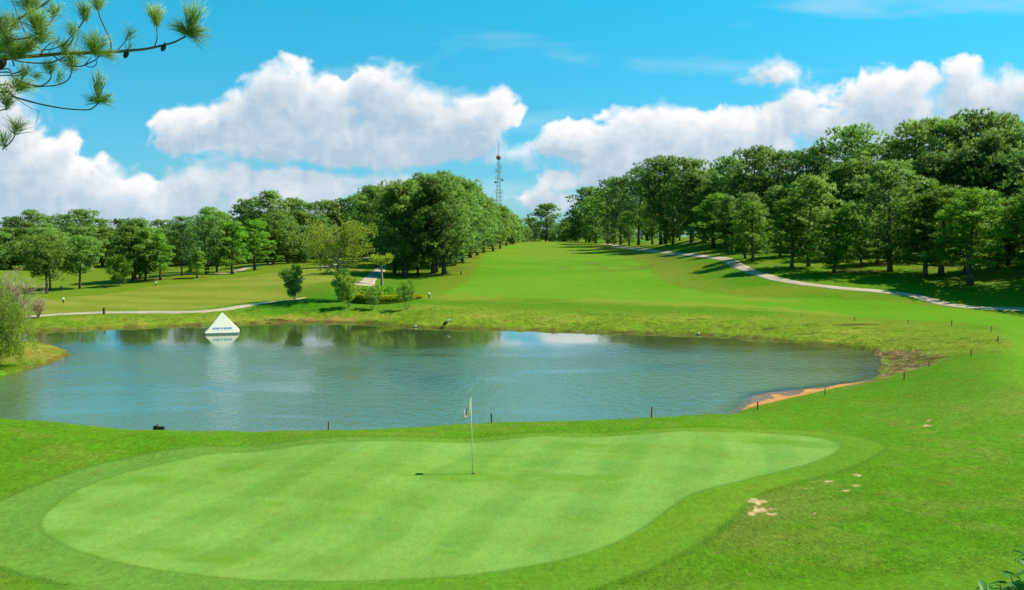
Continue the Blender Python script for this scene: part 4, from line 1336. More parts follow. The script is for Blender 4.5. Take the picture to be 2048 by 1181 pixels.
# weeping tree at the left edge and the bare pinkish one behind it
weep = broad_data('weeping', 31, 5.6, 2.3, .30, WILLOW_LEAF, BARK_TWIG, 1, 50, 70, .17, .045, 'umbrella', .75, 6, .14)
q = hit(-52, 742)
put_tree(weep, q[0], 50.0, P(0, 548, 50.0)[2] - h1(q[0], 50.0), 'weeping tree with hanging bright green twigs at the left edge of the pond', 'tree', name='weeping_tree', wid=.9)


def bare_data():
    rs = np.random.RandomState(44); tb = MB(); VB = []; DB = []
    H = 5.0
    for s in range(7):
        a = s * .9 + rs.rand(); top = np.array([math.cos(a) * 1.7 * rs.rand(), math.sin(a) * 1.7 * rs.rand(), H * (.6 + .25 * rs.rand())])
        pts = limb(tb, (0, 0, -.1), top, .07, .02, rs, 0, 5, 6, .05)
        for k in range(22):
            f = 1.6 + 4.4 * rs.rand(); i = min(int(f), 5); b = pts[i] * (1 - (f - i)) + pts[i + 1] * (f - i)
            d = unit(np.array([rs.normal(), rs.normal(), .55 + .3 * rs.rand()])) * (.8 + .9 * rs.rand())
            tp2 = limb(tb, b, b + d, .014, .005, rs, -.2, 3, 3, .1)
            tt = np.array(tp2)
            m = 46
            w = rs.rand(m) * 3; wi = np.minimum(w.astype(int), 2); ft = (w - wi)[:, None]
            VB.append(tt[wi] * (1 - ft) + tt[wi + 1] * ft); DB.append(np.tile(d * .5 + np.array([0, 0, .05]), (m, 1)) + rs.normal(size=(m, 3)) * .55)
    V, Fc = blades(np.concatenate(VB), np.concatenate(DB), .42, .016, rs, .3)
    cm = np_mesh('bare_crown', V, Fc, BARE_TWIG)
    t = tb.build('bare_trunk', BARK_TWIG, None, True); tm = t.data; bpy.data.objects.remove(t)
    return tm, cm, V[:, 2].max()


bd = bare_data()
put_tree(bd, P(18, 690, 61)[0], 61, P(20, 528, 61)[2] - h1(P(18, 690, 61)[0], 61), 'leafless pinkish tree behind the weeping tree', 'tree', name='bare_tree', wid=.95)
tree_px(bd, 70, 652, 590, 'low pinkish leafless bush at the left end of the cart path', 1.3, name='bare_bush', cat='bush', Y=78)
# ------------------------------------------------------------------ things on the course
WHITE = simple_mat('white_panel', (0.66, 0.63, 0.45), .55, .05, 2.0, .3)
WHITE_SIDE = simple_mat('white_base', (0.50, 0.50, 0.42), .6, .08, 2.0, .3)
BLUE_INK = simple_mat('blue_lettering', (0.005, 0.16, 0.34), .6, .05)
GREY_INK = simple_mat('grey_lettering', (0.42, 0.50, 0.50), .6, .05)
POLE = simple_mat('white_pole', (0.62, 0.72, 0.45), .4, .1, 4)
def cloth_mat():
    m, nt, b, g = new_mat('flag_cloth')
    b.inputs['Base Color'].default_value = (.86, .80, .77, 1); b.inputs['Roughness'].default_value = .9
    tr = N(nt, 'ShaderNodeBsdfTranslucent'); tr.inputs[0].default_value = (.9, .84, .80, 1)
    mx = N(nt, 'ShaderNodeMixShader'); mx.inputs[0].default_value = .5
    nt.links.new(b.outputs[0], mx.inputs[1]); nt.links.new(tr.outputs[0], mx.inputs[2]); nt.links.new(mx.outputs[0], nt.nodes['Material Output'].inputs[0])
    return m


CLOTH = cloth_mat()
CLOTH_MARK = simple_mat('flag_stripe', (0.55, 0.32, 0.28), .8, .2, 5)
RED = simple_mat('red_stake_paint', (0.30, 0.045, 0.035), .7, .3, 20)
BROWN = simple_mat('weathered_wood', (0.10, 0.070, 0.040), .9, .35, 12)
BLACK = simple_mat('black_paint', (0.02, 0.022, 0.02), .6, .2, 10)
LAMPWHITE = simple_mat('lamp_cap', (0.80, 0.80, 0.74), .5, .05)
STEEL = simple_mat('galvanised_steel', (0.42, 0.44, 0.45), .5, .1, 1, .4)
MASTRED = simple_mat('red_mast_paint', (0.42, 0.13, 0.10), .6, .1, 1, .4)
HOLE = simple_mat('hole', (0.01, 0.014, 0.006), .9, .1)
STONE = simple_mat('pale_stone', (0.66, 0.63, 0.55), .8, .1, 10)


def text_mesh(s, size, mat, parent, name, loc, rot, sx=1.0, depth=.006, width=None):
    cu = bpy.data.curves.new(name, 'FONT')
    cu.body = s; cu.size = size; cu.extrude = depth; cu.align_x = 'CENTER'; cu.align_y = 'CENTER'
    cu.space_character = 1.06; cu.offset = size * .03
    o = bpy.data.objects.new(name, cu); COL.objects.link(o)
    dg = bpy.context.evaluated_depsgraph_get(); dg.update()
    me = bpy.data.meshes.new_from_object(o.evaluated_get(dg))
    bpy.data.objects.remove(o)
    me.materials.clear(); me.materials.append(mat)
    xs = [v.co.x for v in me.vertices]
    if width: sx = width / (max(xs) - min(xs))
    for v in me.vertices: v.co.x *= sx
    t = link(name, me, parent); t.location = loc; t.rotation_euler = rot
    return t


def pyramid():
    c = PZ(434.5, 669.5, 0); B = 2.50; Hh = 1.62; base = .13
    t = thing('advertising_pyramid', 'white floating advertising pyramid with blue NAM A BANK lettering on the pond', 'sign', (c[0], c[1] + B / 2, 0), math.radians(17))
    h = B / 2
    mb = MB()
    mb.add([(-h, -h, base), (h, -h, base), (h, h, base), (-h, h, base), (0, 0, Hh)], [(0, 1, 4), (1, 2, 4), (2, 3, 4), (3, 0, 4), (3, 2, 1, 0)])
    mb.build('pyramid_body', WHITE, t)
    mb = MB(); mb.box((0, 0, base / 2 - .06), (B - .05, B - .05, base + .11)); mb.build('float_base', WHITE_SIDE, t)
    # thin rim trim along the bottom edge
    mb = MB()
    for a, b in (((-h, -h), (h, -h)), ((h, -h), (h, h)), ((h, h), (-h, h)), ((-h, h), (-h, -h))):
        mb.tube([(a[0], a[1], base), (b[0], b[1], base)], .022, 6)
    mb.build('rim', WHITE, t)
    sl = math.atan2(Hh - base, h)     # slope of the face
    def on_face(z):
        f = (z - base) / (Hh - base)
        n = Vector((0, -math.sin(sl), math.cos(sl)))
        return Vector((0, -h * (1 - f), z)) + n * .004
    rot = (sl, 0, 0)
    text_mesh('NAM A BANK', .27, BLUE_INK, t, 'lettering', on_face(.44), rot, width=1.46)
    mb = MB(); p = on_face(.275); rs = random.Random(2); x = -.66
    ry = Matrix.Rotation(sl, 3, 'X')
    while x < .66:
        w = rs.uniform(.05, .11)
        if abs(x) > .06: mb.box((p.x + x + w / 2, p.y, p.z), (w, .035, .006), np.array(ry))
        x += w + .03
    mb.build('small_print', GREY_INK, t)


pyramid()


def flagstick():
    b = hit(946, 950)
    lean = -.06
    t = thing('flagstick', 'thin pale flagstick with a drooping white flag standing in the hole of the putting green', 'golf flag', b)
    mb = MB(); mb.tube([(0, 0, -.08), (lean * .5, 0, 1.08), (lean, 0, 2.17)], [.013, .012, .010], 8); mb.build('pole', POLE, t, True)
    mb = MB(); mb.ball((lean, 0, 2.18), .017, seg=8, rings=5); mb.build('pole_knob', POLE, t, True)
    # drooping cloth: hangs from the pole between 2.08 and 1.72
    nu, nv = 14, 10
    V = []
    for i in range(nu + 1):
        for j in range(nv + 1):
            u = i / nu; v = j / nv
            x = lean * .95 - .23 * u - .03 * u * v
            z = 2.10 - (.44 - .06 * u) * v * (1 - .12 * u) - .36 * u ** 1.05 + .14 * u * v
            y = .10 * u + .035 * math.sin(u * 9 + v * 1.5) * (.3 + u)
            V.append((x, y, z))
    ix = lambda i, j: i * (nv + 1) + j
    Fc = [(ix(i, j), ix(i + 1, j), ix(i + 1, j + 1), ix(i, j + 1)) for i in range(nu) for j in range(nv)]
    me = np_mesh('flag', V, Fc, CLOTH, True)
    fo = link('flag', me, t)
    so = fo.modifiers.new('thickness', 'SOLIDIFY'); so.thickness = .004
    # dark stripe printed on the cloth
    Fs = [(ix(i, j), ix(i + 1, j), ix(i + 1, j + 1), ix(i, j + 1)) for i in range(6, 9) for j in range(1, 8)]
    V2 = [(a, b_ - .006, c) for a, b_, c in V]
    link('flag_stripe', np_mesh('flag_stripe', V2, Fs, CLOTH_MARK, True), fo)
    mb = MB(); n = 20
    mb.add([(0.054 * math.cos(k * math.pi / 10), .054 * math.sin(k * math.pi / 10), .006) for k in range(n)], [tuple(range(n))])
    ho = mb.build('golf_hole', HOLE); ho.location = [float(v) for v in b]
    ho.rotation_euler = (0, 0, 0)
    tag(ho, 'small dark golf hole at the foot of the flagstick', 'golf hole')


flagstick()

# hazard stakes round the pond
def stake_mesh():
    mb = MB(); mb.box((0, 0, .20), (.042, .042, .80)); 
    tmp = mb.build('st', RED); me = tmp.data; bpy.data.objects.remove(tmp)
    bm_top = MB(); bm_top.add([(-.022, -.022, .601), (.022, -.022, .601), (.022, .022, .601), (-.022, .022, .601), (0, 0, .65)], [(0, 1, 4), (1, 2, 4), (2, 3, 4), (3, 0, 4)])
    tmp = bm_top.build('tp', RED); m2 = tmp.data; bpy.data.objects.remove(tmp)
    return me, m2


SM = stake_mesh()
for px, pb, ht, lab in [
    (314.5, 857, .27, 'leftmost red stake on the near bank with a small dark block at its foot'),
    (657, 860, .30, 'red stake on the near bank below the pyramid, right of the leftmost one'),
    (983, 844, .31, 'red stake on the near bank just right of the flag'),
    (1303, 836, .38, 'red stake on the near bank where the bank starts to bend right'),
    (1515, 820, .33, 'red stake at the left end of the orange silt'),
    (1650, 791, .33, 'red stake beside the orange silt near its right end'),
    (1808, 760, .36, 'red stake at the near side of the gravelly end of the pond'),
    (1858, 734, .30, 'red stake beside the right tip of the gravel'),
    (1942, 712, .34, 'red stake on the right bank beyond the gravel tip'),
    (1995, 685, .36, 'red stake farthest right of all, where the bank turns'),
    (1982, 665, .40, 'red stake at the right end of the far bank crest'),
    (1903, 653, .46, 'red stake on the far bank crest right of the eroded scar'),
    (1816, 649, .34, 'red stake on the far bank crest just past the eroded scar'),
    (1709, 643, .34, 'red stake directly above the eroded scar'),
    (1602, 634, .28, 'red stake on the far bank crest left of the eroded scar'),
    (1501, 628, .26, 'small far stake below the patch of rough right of the fairway'),
    (1359, 627, .26, 'small far stake on the bank crest below the wide fairway'),
    (1261, 627, .26, 'small far stake on the bank crest, between the wide fairway and the pond middle'),
    (1161, 627, .26, 'small far stake on the bank crest below the far tree line gap'),
    (1052, 624, .24, 'small far stake on the bank crest below the fairway crest'),
    (963, 622, .24, 'small far stake on the bank crest right of the black bird'),
    (861, 621, .24, 'small far stake on the bank crest right of the hedge')]:
    top_z = None; q0 = pb
    p = hit(px, pb)
    if pb > 780:
        while p[1] > 50 or p[2] < (.35 if px < 1400 else .03): q0 += 1; p = hit(px, q0)
        ht = P(px, {314.5: 848, 657: 844, 983: 827, 1303: 814, 1515: 803, 1650: 777}[px], p[1])[2] - p[2]
    t = thing('hazard_stake', lab, 'stake', p, 0, 'red stakes round the pond')
    s = ht / .62
    t.scale = (min(1.0, s * 1.7), min(1.0, s * 1.7), s)
    t.rotation_euler = (rng.uniform(-.05, .05), rng.uniform(-.06, .06), rng.uniform(0, 3))
    link('post', SM[0], t); link('tip', SM[1], t)
q0 = 856; p = hit(318, q0)
while p[1] > 50 or p[2] < .35: q0 += 1; p = hit(318, q0)
mb = MB(); mb.box((0, 0, .05), (.36, .16, .12)); mb.box((-.1, 0, .12), (.12, .12, .05)); o = mb.build('valve_box', BLACK); o.location = [float(v) for v in p]
tag(o, 'small dark box on the near bank at the leftmost stake', 'box')
# posts and garden lights
def light_post(px, pb, h_, lab, white=True):
    p = hit(px, pb)
    t = thing('garden_light' if white else 'marker_post', lab, 'garden light' if white else 'post', p, 0, 'small lights on the course' if white else 'short wooden posts on the course')
    if white:
        mb = MB(); mb.tube([(0, 0, -.1), (0, 0, h_ * .68)], [.07, .065], 8); mb.build('stem', BLACK, t, True)
        mb = MB(); mb.tube([(0, 0, h_ * .66), (0, 0, h_ * .74), (.03, 0, h_)], [.10, .13, .09], 10); mb.build('lamp_head', LAMPWHITE, t, True)
    else:
        mb = MB(); mb.box((0, 0, h_ / 2 - .1), (.16, .13, h_ + .2)); mb.build('post', BROWN, t)
        mb = MB(); mb.box((0.0, 0, h_ + .03), (.20, .17, .06)); mb.build('post_cap', BROWN, t)


light_post(126.5, 606, .50, 'black garden light with a white head on the left meadow')
light_post(858, 597, .55, 'small white headed garden light at the right end of the flower bed')
light_post(1552, 541, .62, 'black garden light with a white head on the bank right of the path junction')
light_post(312, 572, .50, 'white headed garden light below the right end of the brown patch on the left meadow')
light_post(208, 629, .50, 'short dark post at the near edge of the left cart path', False)
light_post(123, 582, .55, 'short dark post between the spreading pines on the left meadow', False)
light_post(922, 551, .55, 'short dark post on the grass right of the middle clump', False)


def bird():
    p = hit(890, 656)
    t = thing('water_bird', 'small black bird with a pale tail leaning forward at the far water edge', 'bird', (p[0], p[1], p[2]))
    mb = MB(); s = 1.0
    prof = [(-.21, .10, .012), (-.17, .13, .030), (-.13, .17, .055), (-.08, .22, .10), (.0, .28, .145), (.08, .34, .13), (.16, .42, .075), (.22, .47, .035)]
    mb.tube([(x, 0, z) for x, z, r in prof], [r for x, z, r in prof], 12)
    mb.build('body', BLACK, t, True)
    mb = MB(); mb.tube([(.13, 0, .42), (.26, 0, .54), (.44, 0, .64)], [.05, .045, .015], 8); mb.build('tail', LAMPWHITE, t, True)
    mb = MB(); mb.tube([(-.19, 0, .11), (-.30, 0, .05)], [.016, .004], 6); mb.build('beak', BROWN, t, True)
    for yy in (-.05, .05):
        mb = MB(); mb.tube([(0, yy, .20), (.02, yy, .08), (-.02, yy, -.03)], [.018, .012, .012], 6); mb.build('leg', BLACK, t, True)


bird()
for px, py, lab in [(831, 654.5, 'small white stone at the far waterline left of the bird'), (1397, 668.5, 'small white stone at the far waterline below the wide fairway')]:
    p = hit(px, py); mb = MB(); mb.ball((0, 0, .03), .11, (1, .8, .75)); o = mb.build('white_stone', STONE, None, True); o.location = [float(v) for v in p]
    tag(o, lab, 'stone', 'white stones at the waterline')


# radio mast beyond the trees
def mast():
    Y = 520.0
    x = P(997.5, 400, Y)[0]; zt = P(997, 287, Y)[2]; z0 = h1(x, Y)
    Hm = zt - z0
    t = thing('radio_mast', 'tall lattice radio mast with a red ball behind the trees', 'radio mast', (x, Y, z0))
    hw = lambda z: .28 + max(0, (1 - z / (Hm * .86))) * 2.3
    zs = np.linspace(0, Hm * .86, 25)
    mbA = MB(); mbB = MB()
    for s in range(24):
        a, b = hw(zs[s]), hw(zs[s + 1])
        mb = mbA
        for sx, sy in ((-1, -1), (1, -1), (1, 1), (-1, 1)):
            mb.tube([(sx * a, sy * a, zs[s]), (sx * b, sy * b, zs[s + 1])], .13, 5)
        for (p, q) in (((-1, -1), (1, -1)), ((1, -1), (1, 1)), ((1, 1), (-1, 1)), ((-1, 1), (-1, -1))):
            mb.tube([(p[0] * a, p[1] * a, zs[s]), (q[0] * b, q[1] * b, zs[s + 1])], .06, 4)
            mb.tube([(q[0] * a, q[1] * a, zs[s]), (p[0] * b, p[1] * b, zs[s + 1])], .06, 4)
            mb.tube([(p[0] * b, p[1] * b, zs[s + 1]), (q[0] * b, q[1] * b, zs[s + 1])], .08, 4)
    mbA.build('lattice', STEEL, t)
    zb = P(997, 315.5, Y)[2] - z0
    mb = MB(); mb.ball((0, 0, zb), 1.45, seg=20, rings=12); mb.build('red_ball', MASTRED, t, True)
    mb = MB(); mb.tube([(0, 0, Hm * .85), (0, 0, Hm)], [.16, .08], 6)
    for k in range(6):
        z = zb + 2.2 + k * 1.1
        if z < Hm: mb.tube([(-.7, 0, z), (.7, 0, z)], .07, 4); mb.tube([(.7 if k % 2 else -.7, 0, z - .4), (.7 if k % 2 else -.7, 0, z + .6)], .07, 4)
    mb.build('top_antenna', STEEL, t)
    for k, (zz, dx) in enumerate([(P(0, 341, Y)[2] - z0, -1.5), (P(0, 361, Y)[2] - z0, 2.1), (P(0, 365, Y)[2] - z0, -1.9), (P(0, 335, Y)[2] - z0, 1.3)]):
        mb = MB(); mb.tube([(0, 0, zz), (dx, 0, zz)], .08, 4)
        mb.tube([(dx, -.5, zz), (dx, -.15, zz), (dx, 0, zz)], [.75, .55, .1], 12) if k in (1, 2) else mb.box((dx, -.1, zz), (.35, .25, 2.2))
        mb.build('dish_antenna' if k in (1, 2) else 'panel_antenna', STEEL, t)
    for zz, r in ((P(0, 331, Y)[2] - z0, 1.5), (P(0, 345, Y)[2] - z0, 1.8), (P(0, 357, Y)[2] - z0, 2.1), (P(0, 385, Y)[2] - z0, 2.4)):
        mb = MB()
        for a, b in (((-r, -r), (r, -r)), ((r, -r), (r, r)), ((r, r), (-r, r)), ((-r, r), (-r, -r))):
            mb.tube([(a[0], a[1], zz), (b[0], b[1], zz)], .09, 4); mb.tube([(a[0], a[1], zz + 1.1), (b[0], b[1], zz + 1.1)], .06, 4); mb.tube([(a[0], a[1], zz), (a[0], a[1], zz + 1.1)], .06, 4)
        mb.build('platform', STEEL, t)


mast()


# clipped hedge and flower bed on the knoll
def hedge():
    pts = [hit(703, 607), hit(728, 609.5), hit(760, 609.5), hit(795, 607.5), hit(822, 603), hit(843, 598)]
    pts = np.array(pts)
    tt = np.linspace(0, len(pts) - 1, 60); i0 = np.minimum(tt.astype(int), len(pts) - 2); f = (tt - i0)[:, None]
    Q = pts[i0] * (1 - f) + pts[i0 + 1] * f
    Q[:, 2] = height(Q[:, 0], Q[:, 1])
    T = np.gradient(Q[:, :2], axis=0); T /= np.linalg.norm(T, axis=1)[:, None]; Nn = np.stack([-T[:, 1], T[:, 0]], 1)
    c = Q.mean(0)
    t = thing('clipped_hedge', 'low clipped hedge with a bright yellow-green top edging the flower bed', 'hedge', (c[0], c[1], c[2]))
    hs = np.interp(np.linspace(0, 1, 60), [0, .1, .6, 1], [.78, .78, .66, .30])
    rs = np.random.RandomState(9)
    # woody core
    mb = MB()
    for a in range(59):
        mid = (Q[a] + Q[a + 1]) / 2; L = np.linalg.norm(Q[a + 1] - Q[a]); an = math.atan2(T[a, 1], T[a, 0]); R_ = np.array(Matrix.Rotation(an, 3, 'Z'))
        mid = mid + np.array([Nn[a, 0], Nn[a, 1], 0]) * .45 - c
        mb.box(mid + [0, 0, hs[a] * .40], (L * 1.04, .62, hs[a] * .8), R_)
    mb.build('hedge_core', HEDGE_LEAF, t)
    n = 16000
    a = rs.rand(n) * 58.99; ai = a.astype(int); fa = (a - ai)[:, None]; q = Q[ai] * (1 - fa) + Q[ai + 1] * fa; nn = Nn[ai]; hh = hs[ai]
    side = rs.rand(n); y = np.where(side < .6, 0, np.where(side < .8, .9, rs.rand(n) * .9)); z = np.where(side > .8, hh * .93, rs.rand(n) * hh * .93)
    base = np.column_stack([q[:, 0] + nn[:, 0] * y, q[:, 1] + nn[:, 1] * y, q[:, 2] + z]) + rs.normal(size=(n, 3)) * .03 - c
    V, Fc = leaves(base, rs.normal(size=(n, 3)) + [0, 0, .4], .10, .07, rs)
    link('hedge_leaves', np_mesh('hedge_leaves', V, Fc, HEDGE_LEAF), t)
    n = 9000
    a = rs.rand(n) * 58.99; ai = a.astype(int); fa = (a - ai)[:, None]; q = Q[ai] * (1 - fa) + Q[ai + 1] * fa; nn = Nn[ai]; hh = hs[ai]; front = rs.rand(n) < .45; y = np.where(front, -.04, rs.rand(n) * .95 - .02)
    base = np.column_stack([q[:, 0] + nn[:, 0] * y, q[:, 1] + nn[:, 1] * y, q[:, 2] + hh * np.where(front, .66 + .36 * rs.rand(n), 1.0)]) + rs.normal(size=(n, 3)) * .035 - c
    V, Fc = leaves(base, rs.normal(size=(n, 3)) * .7 + [0, 0, 1.0], .14, .09, rs)
    link('new_growth', np_mesh('new_growth', V, Fc, HEDGE_TOP), t)
    # leafy planting behind it
    n = 30000
    a = rs.rand(n) * 58.99; ai = a.astype(int); fa = (a - ai)[:, None]; q = Q[ai] * (1 - fa) + Q[ai + 1] * fa; nn = Nn[ai]
    y = .9 + rs.rand(n) ** 1.2 * np.interp(a / 59, [0, .3, .8, 1], [7.0, 7.5, 4, 1.0])
    X = q[:, 0] + nn[:, 0] * y; Yy = q[:, 1] + nn[:, 1] * y; hz = height(X, Yy)
    m = fbm(X * 1.1, Yy * 1.1, 3); hh = .15 + .85 * sst(.35, .7, m) * np.interp(a / 59, [0, .4, 1], [1.1, .8, .4])
    base = np.column_stack([X, Yy, hz + hh * rs.rand(n) ** .5]) - c
    V, Fc = leaves(base, rs.normal(size=(n, 3)) * .8 + [0, 0, .9], .20, .12, rs)
    o = link('flower_bed_plants', np_mesh('flower_bed_plants', V, Fc, BED_LEAF)); o.location = c
    tag(o, 'bright green leafy plants filling the bed behind the clipped hedge', 'plants', kind='stuff')


hedge()

# rough grass on the banks: tufts
def bank_tufts():
    rs = np.random.RandomState(12)
    VB = []; n = 60000
    X = rs.uniform(-48, 42, n); Y = rs.uniform(48, 98, n)
    d = poly_sd(X, Y, SHORE); dw = poly_sd(X, Y, FAIR); dl = poly_sd(X, Y, FAIR_L)
    dens = fbm(X * .5, Y * .5, 3)
    k = (d > .12) & (d < 12) & (dw > .4) & (dl > .3) & (dens > .50 + .06 * np.clip(d - 2, 0, 3)) & ((X > 0) | (d < 1.2))
    lp = line_d(X, Y, [P(*a)[:2] for a in LEFT_PATH]); k &= lp > 1.3
    X, Y, d = X[k], Y[k], d[k]
    z = height(X, Y)
    m = len(X); nb = 5
    base = np.repeat(np.column_stack([X, Y, z - .01]), nb, 0) + rs.normal(size=(m * nb, 3)) * [.05, .05, 0]
    V, Fc = blades(base, np.tile([0, 0, 1.0], (m * nb, 1)), .10, .035, rs, .5)
    mt = leaf_mat('rough_grass', (0.170, 0.270, 0.020), (0.260, 0.320, 0.035), .4, scale=1.2)
    o = link('rough_grass', np_mesh('rough_grass', V, Fc, mt)); tag(o, 'short rough grass tufts on the banks round the pond', 'grass', kind='stuff')


bank_tufts()


def near_grass():
    rs = np.random.RandomState(21); n = 520000
    Y = 13.2 + 15 * rs.rand(n) ** 1.3; X = rs.uniform(-.66, .66, n) * (Y + 1)
    df = poly_sd(X, Y, FRINGE); cl = fbm(X * 2.2, Y * 2.2, 3)
    k = (df > -.15) & (rs.rand(n) < .25 + 1.2 * (cl - .3)) & (rs.rand(n) < sst(29, 20, Y))
    X, Y = X[k], Y[k]
    gi = np.interp(X / wY(Y), tc_, np.arange(len(tc_))); ri = np.interp(Y, rows, np.arange(len(rows)))
    tone = GC[np.clip(ri.round().astype(int), 0, len(rows) - 1), np.clip(gi.round().astype(int), 0, len(tc_) - 1)]
    kk = ~((tone[:, 0] > .30) & (tone[:, 2] > .12)); X, Y, tone = X[kk], Y[kk], tone[kk]
    Z = height(X, Y); m = len(X)
    V, Fc = blades(np.column_stack([X, Y, Z - .004]), np.tile([0, 0, 1.0], (m, 1)), .036, .009, rs, .55)
    mt, nt, b, g = new_mat('lawn_blades')
    at = N(nt, 'ShaderNodeAttribute', attribute_name='tone'); geo = N(nt, 'ShaderNodeNewGeometry')
    c = g.mix(1.0, at.outputs['Color'], g.mr(geo.outputs['Random Per Island'], 0, 1, .95, 1.75, False), 'MULTIPLY')
    nt.links.new(c, b.inputs['Base Color']); b.inputs['Roughness'].default_value = .6; b.inputs['Specular IOR Level'].default_value = .2
    tr = N(nt, 'ShaderNodeBsdfTranslucent'); nt.links.new(c, tr.inputs[0]); mx = N(nt, 'ShaderNodeMixShader'); mx.inputs[0].default_value = .45
    nt.links.new(b.outputs[0], mx.inputs[1]); nt.links.new(tr.outputs[0], mx.inputs[2]); nt.links.new(mx.outputs[0], nt.nodes['Material Output'].inputs[0])
    me = np_mesh('lawn_grass', V, Fc, mt)
    a = me.color_attributes.new('tone', 'FLOAT_COLOR', 'POINT'); a.data.foreach_set('color', np.concatenate([np.repeat(tone, 3, 0), np.ones((3 * m, 1))], 1).astype(np.float32).ravel())
    o = link('lawn_grass', me); tag(o, 'short bright grass blades of the near rough below the putting green', 'grass', kind='stuff')


near_grass()


# ------------------------------------------------------------------ near pine: its trunk stands left of the camera
NEEDLE = leaf_mat('long_needles', (0.300, 0.420, 0.090), (0.420, 0.520, 0.110), .45, .35, scale=8)
CONE = simple_mat('pine_cone', (0.055, 0.040, 0.030), .9, .4, 30, .1, .004)
NEARBARK = simple_mat('branch_bark', (0.170, 0.140, 0.110), .95, .4, 30, .1, .006)


def near_pine():
    D0 = 6.0; S = 3.69
    base = np.array([-6.6, 6.0]); bz = h1(*base)
    t = thing('pine_tree', 'near long-needled pine reaching its bare branches in from the top left corner', 'pine tree', (base[0], base[1], bz))
    org = np.array([base[0], base[1], bz])
    rs = np.random.RandomState(77)
    tr = [np.array([base[0] + .25 * math.sin(k * .8), base[1] + .12 * math.cos(k), bz - .3 + k * 1.25]) for k in range(9)]
    mb = MB(); mb.tube([p - org for p in tr], [.26 - .022 * k for k in range(9)], 14); mb.build('trunk', BARK, t, True)

    def wp(x, y, dd=0.0):
        return P(x / S, y / S, D0 + dd)

    def smooth(pts):
        pts = np.array(pts); out = []
        A = np.vstack([2 * pts[0] - pts[1], pts, 2 * pts[-1] - pts[-2]])
        for i in range(1, len(A) - 2):
            for k in range(5):
                u = k / 5
                out.append(.5 * (2 * A[i] + (A[i + 1] - A[i - 1]) * u + (2 * A[i - 1] - 5 * A[i] + 4 * A[i + 1] - A[i + 2]) * u * u + (-A[i - 1] + 3 * A[i] - 3 * A[i + 1] + A[i + 2]) * u ** 3))
        out.append(pts[-1]); return out
    hub1 = P(-330, 190, 6.05); hub2 = P(-330, 60, 6.0); hub3 = P(-340, 300, 5.9)
    for h_, tz, r in ((hub1, 10.6, .06), (hub2, 11.2, .05), (hub3, 10.2, .05)):
        i = np.argmin([abs(p[2] - (h_[2] - .8)) for p in tr]); s = tr[i]
        mb = MB(); mb.tube([q - org for q in smooth([s, s * .5 + h_ * .5 + [0, 0, -.12], h_])], np.linspace(r, .034, 11), 8); mb.build('branch', NEARBARK, t, True)
    BR = [  # (points in the enlarged corner view, depth offsets, radii, hub)
        ([(0, 430), (40, 430), (150, 422), (300, 410), (480, 395), (640, 390), (800, 388), (900, 379), (1050, 366), (1150, 348), (1280, 315), (1370, 270)], (0, .25), (.034, .009), hub1),
        ([(820, 378), (815, 300), (770, 200), (735, 120), (722, 50)], (.15, .1), (.009, .006), None),
        ([(865, 374), (910, 325), (940, 285)], (.16, .2), (.006, .004), None),
        ([(1142, 346), (1160, 280), (1157, 220), (1155, 170)], (.2, .2), (.007, .005), None),
        ([(455, 395), (520, 320), (560, 240), (600, 180), (625, 130)], (.08, -.1), (.010, .006), None),
        ([(540, 393), (570, 300), (585, 210)], (.1, .2), (.007, .005), None),
        ([(310, 372), (400, 360), (480, 320), (535, 260)], (.0, -.2), (.007, .005), None),
        ([(310, 405), (300, 370), (220, 290), (190, 250), (140, 130), (90, 0), (70, -60)], (.05, .3), (.010, .006), None),
        ([(0, 240), (100, 165), (200, 105), (300, 50), (370, 0), (420, -40)], (-.2, -.1), (.018, .010), hub2),
        ([(0, 265), (100, 290), (180, 285), (250, 260), (350, 200), (400, 110)], (-.3, -.2), (.009, .005), hub2),
        ([(60, 425), (150, 455), (300, 468), (400, 455), (470, 425), (500, 400)], (0, .1), (.010, .007), None),
        ([(390, 410), (450, 455), (520, 485), (600, 490), (650, 470), (710, 440), (740, 405)], (.05, -.1), (.009, .006), None),
        ([(632, 478), (650, 494), (685, 495), (710, 475), (712, 448)], (-.05, -.05), (.006, .004), None),
        ([(630, 478), (660, 440), (675, 420)], (-.05, 0), (.006, .004), None),
        ([(0, 515), (100, 575), (200, 620), (300, 635), (360, 600), (378, 560), (370, 525)], (.2, .1), (.011, .006), hub3),
        ([(0, 630), (100, 650), (300, 640), (420, 630), (490, 600), (520, 560), (527, 510)], (.3, .2), (.010, .006), hub3),
        ([(440, 622), (432, 590)], (.2, .2), (.005, .004), None),
        ([(0, 682), (100, 715), (200, 745), (300, 770), (400, 790), (500, 805), (640, 812), (690, 795), (725, 762)], (.1, -.2), (.013, .006), hub3),
        ([(0, 816), (40, 808), (54, 780)], (.2, .2), (.008, .005), hub3),
        ([(0, 1072), (30, 1084), (80, 1050), (105, 1010), (112, 970)], (-.1, -.1), (.009, .005), hub3),
        ([(100, 715), (180, 770), (240, 806)], (.1, .2), (.005, .003), None),
        ([(240, 806), (285, 820), (280, 860), (262, 920)], (.2, .2), (.003, .002), None),
        ([(0, 535), (90, 545), (160, 520), (165, 470)], (0, 0), (.010, .007), hub1),
        ([(300, 400), (360, 330), (430, 300), (437, 268)], (-.1, -.1), (.006, .004), None),
        ([(360, 390), (400, 330), (425, 310)], (-.1, -.05), (.005, .004), None),
        ([(105, 490), (70, 380), (45, 310)], (-.1, -.3), (.008, .005), None),
        ([(260, 300), (275, 240), (262, 160)], (-.2, -.3), (.008, .005), None),
        ([(0, 560), (120, 560), (190, 530), (215, 480)], (.1, .1), (.008, .005), hub1),
        ([(300, 10), (312, -20)], (0, 0), (.010, .008), None),
    ]
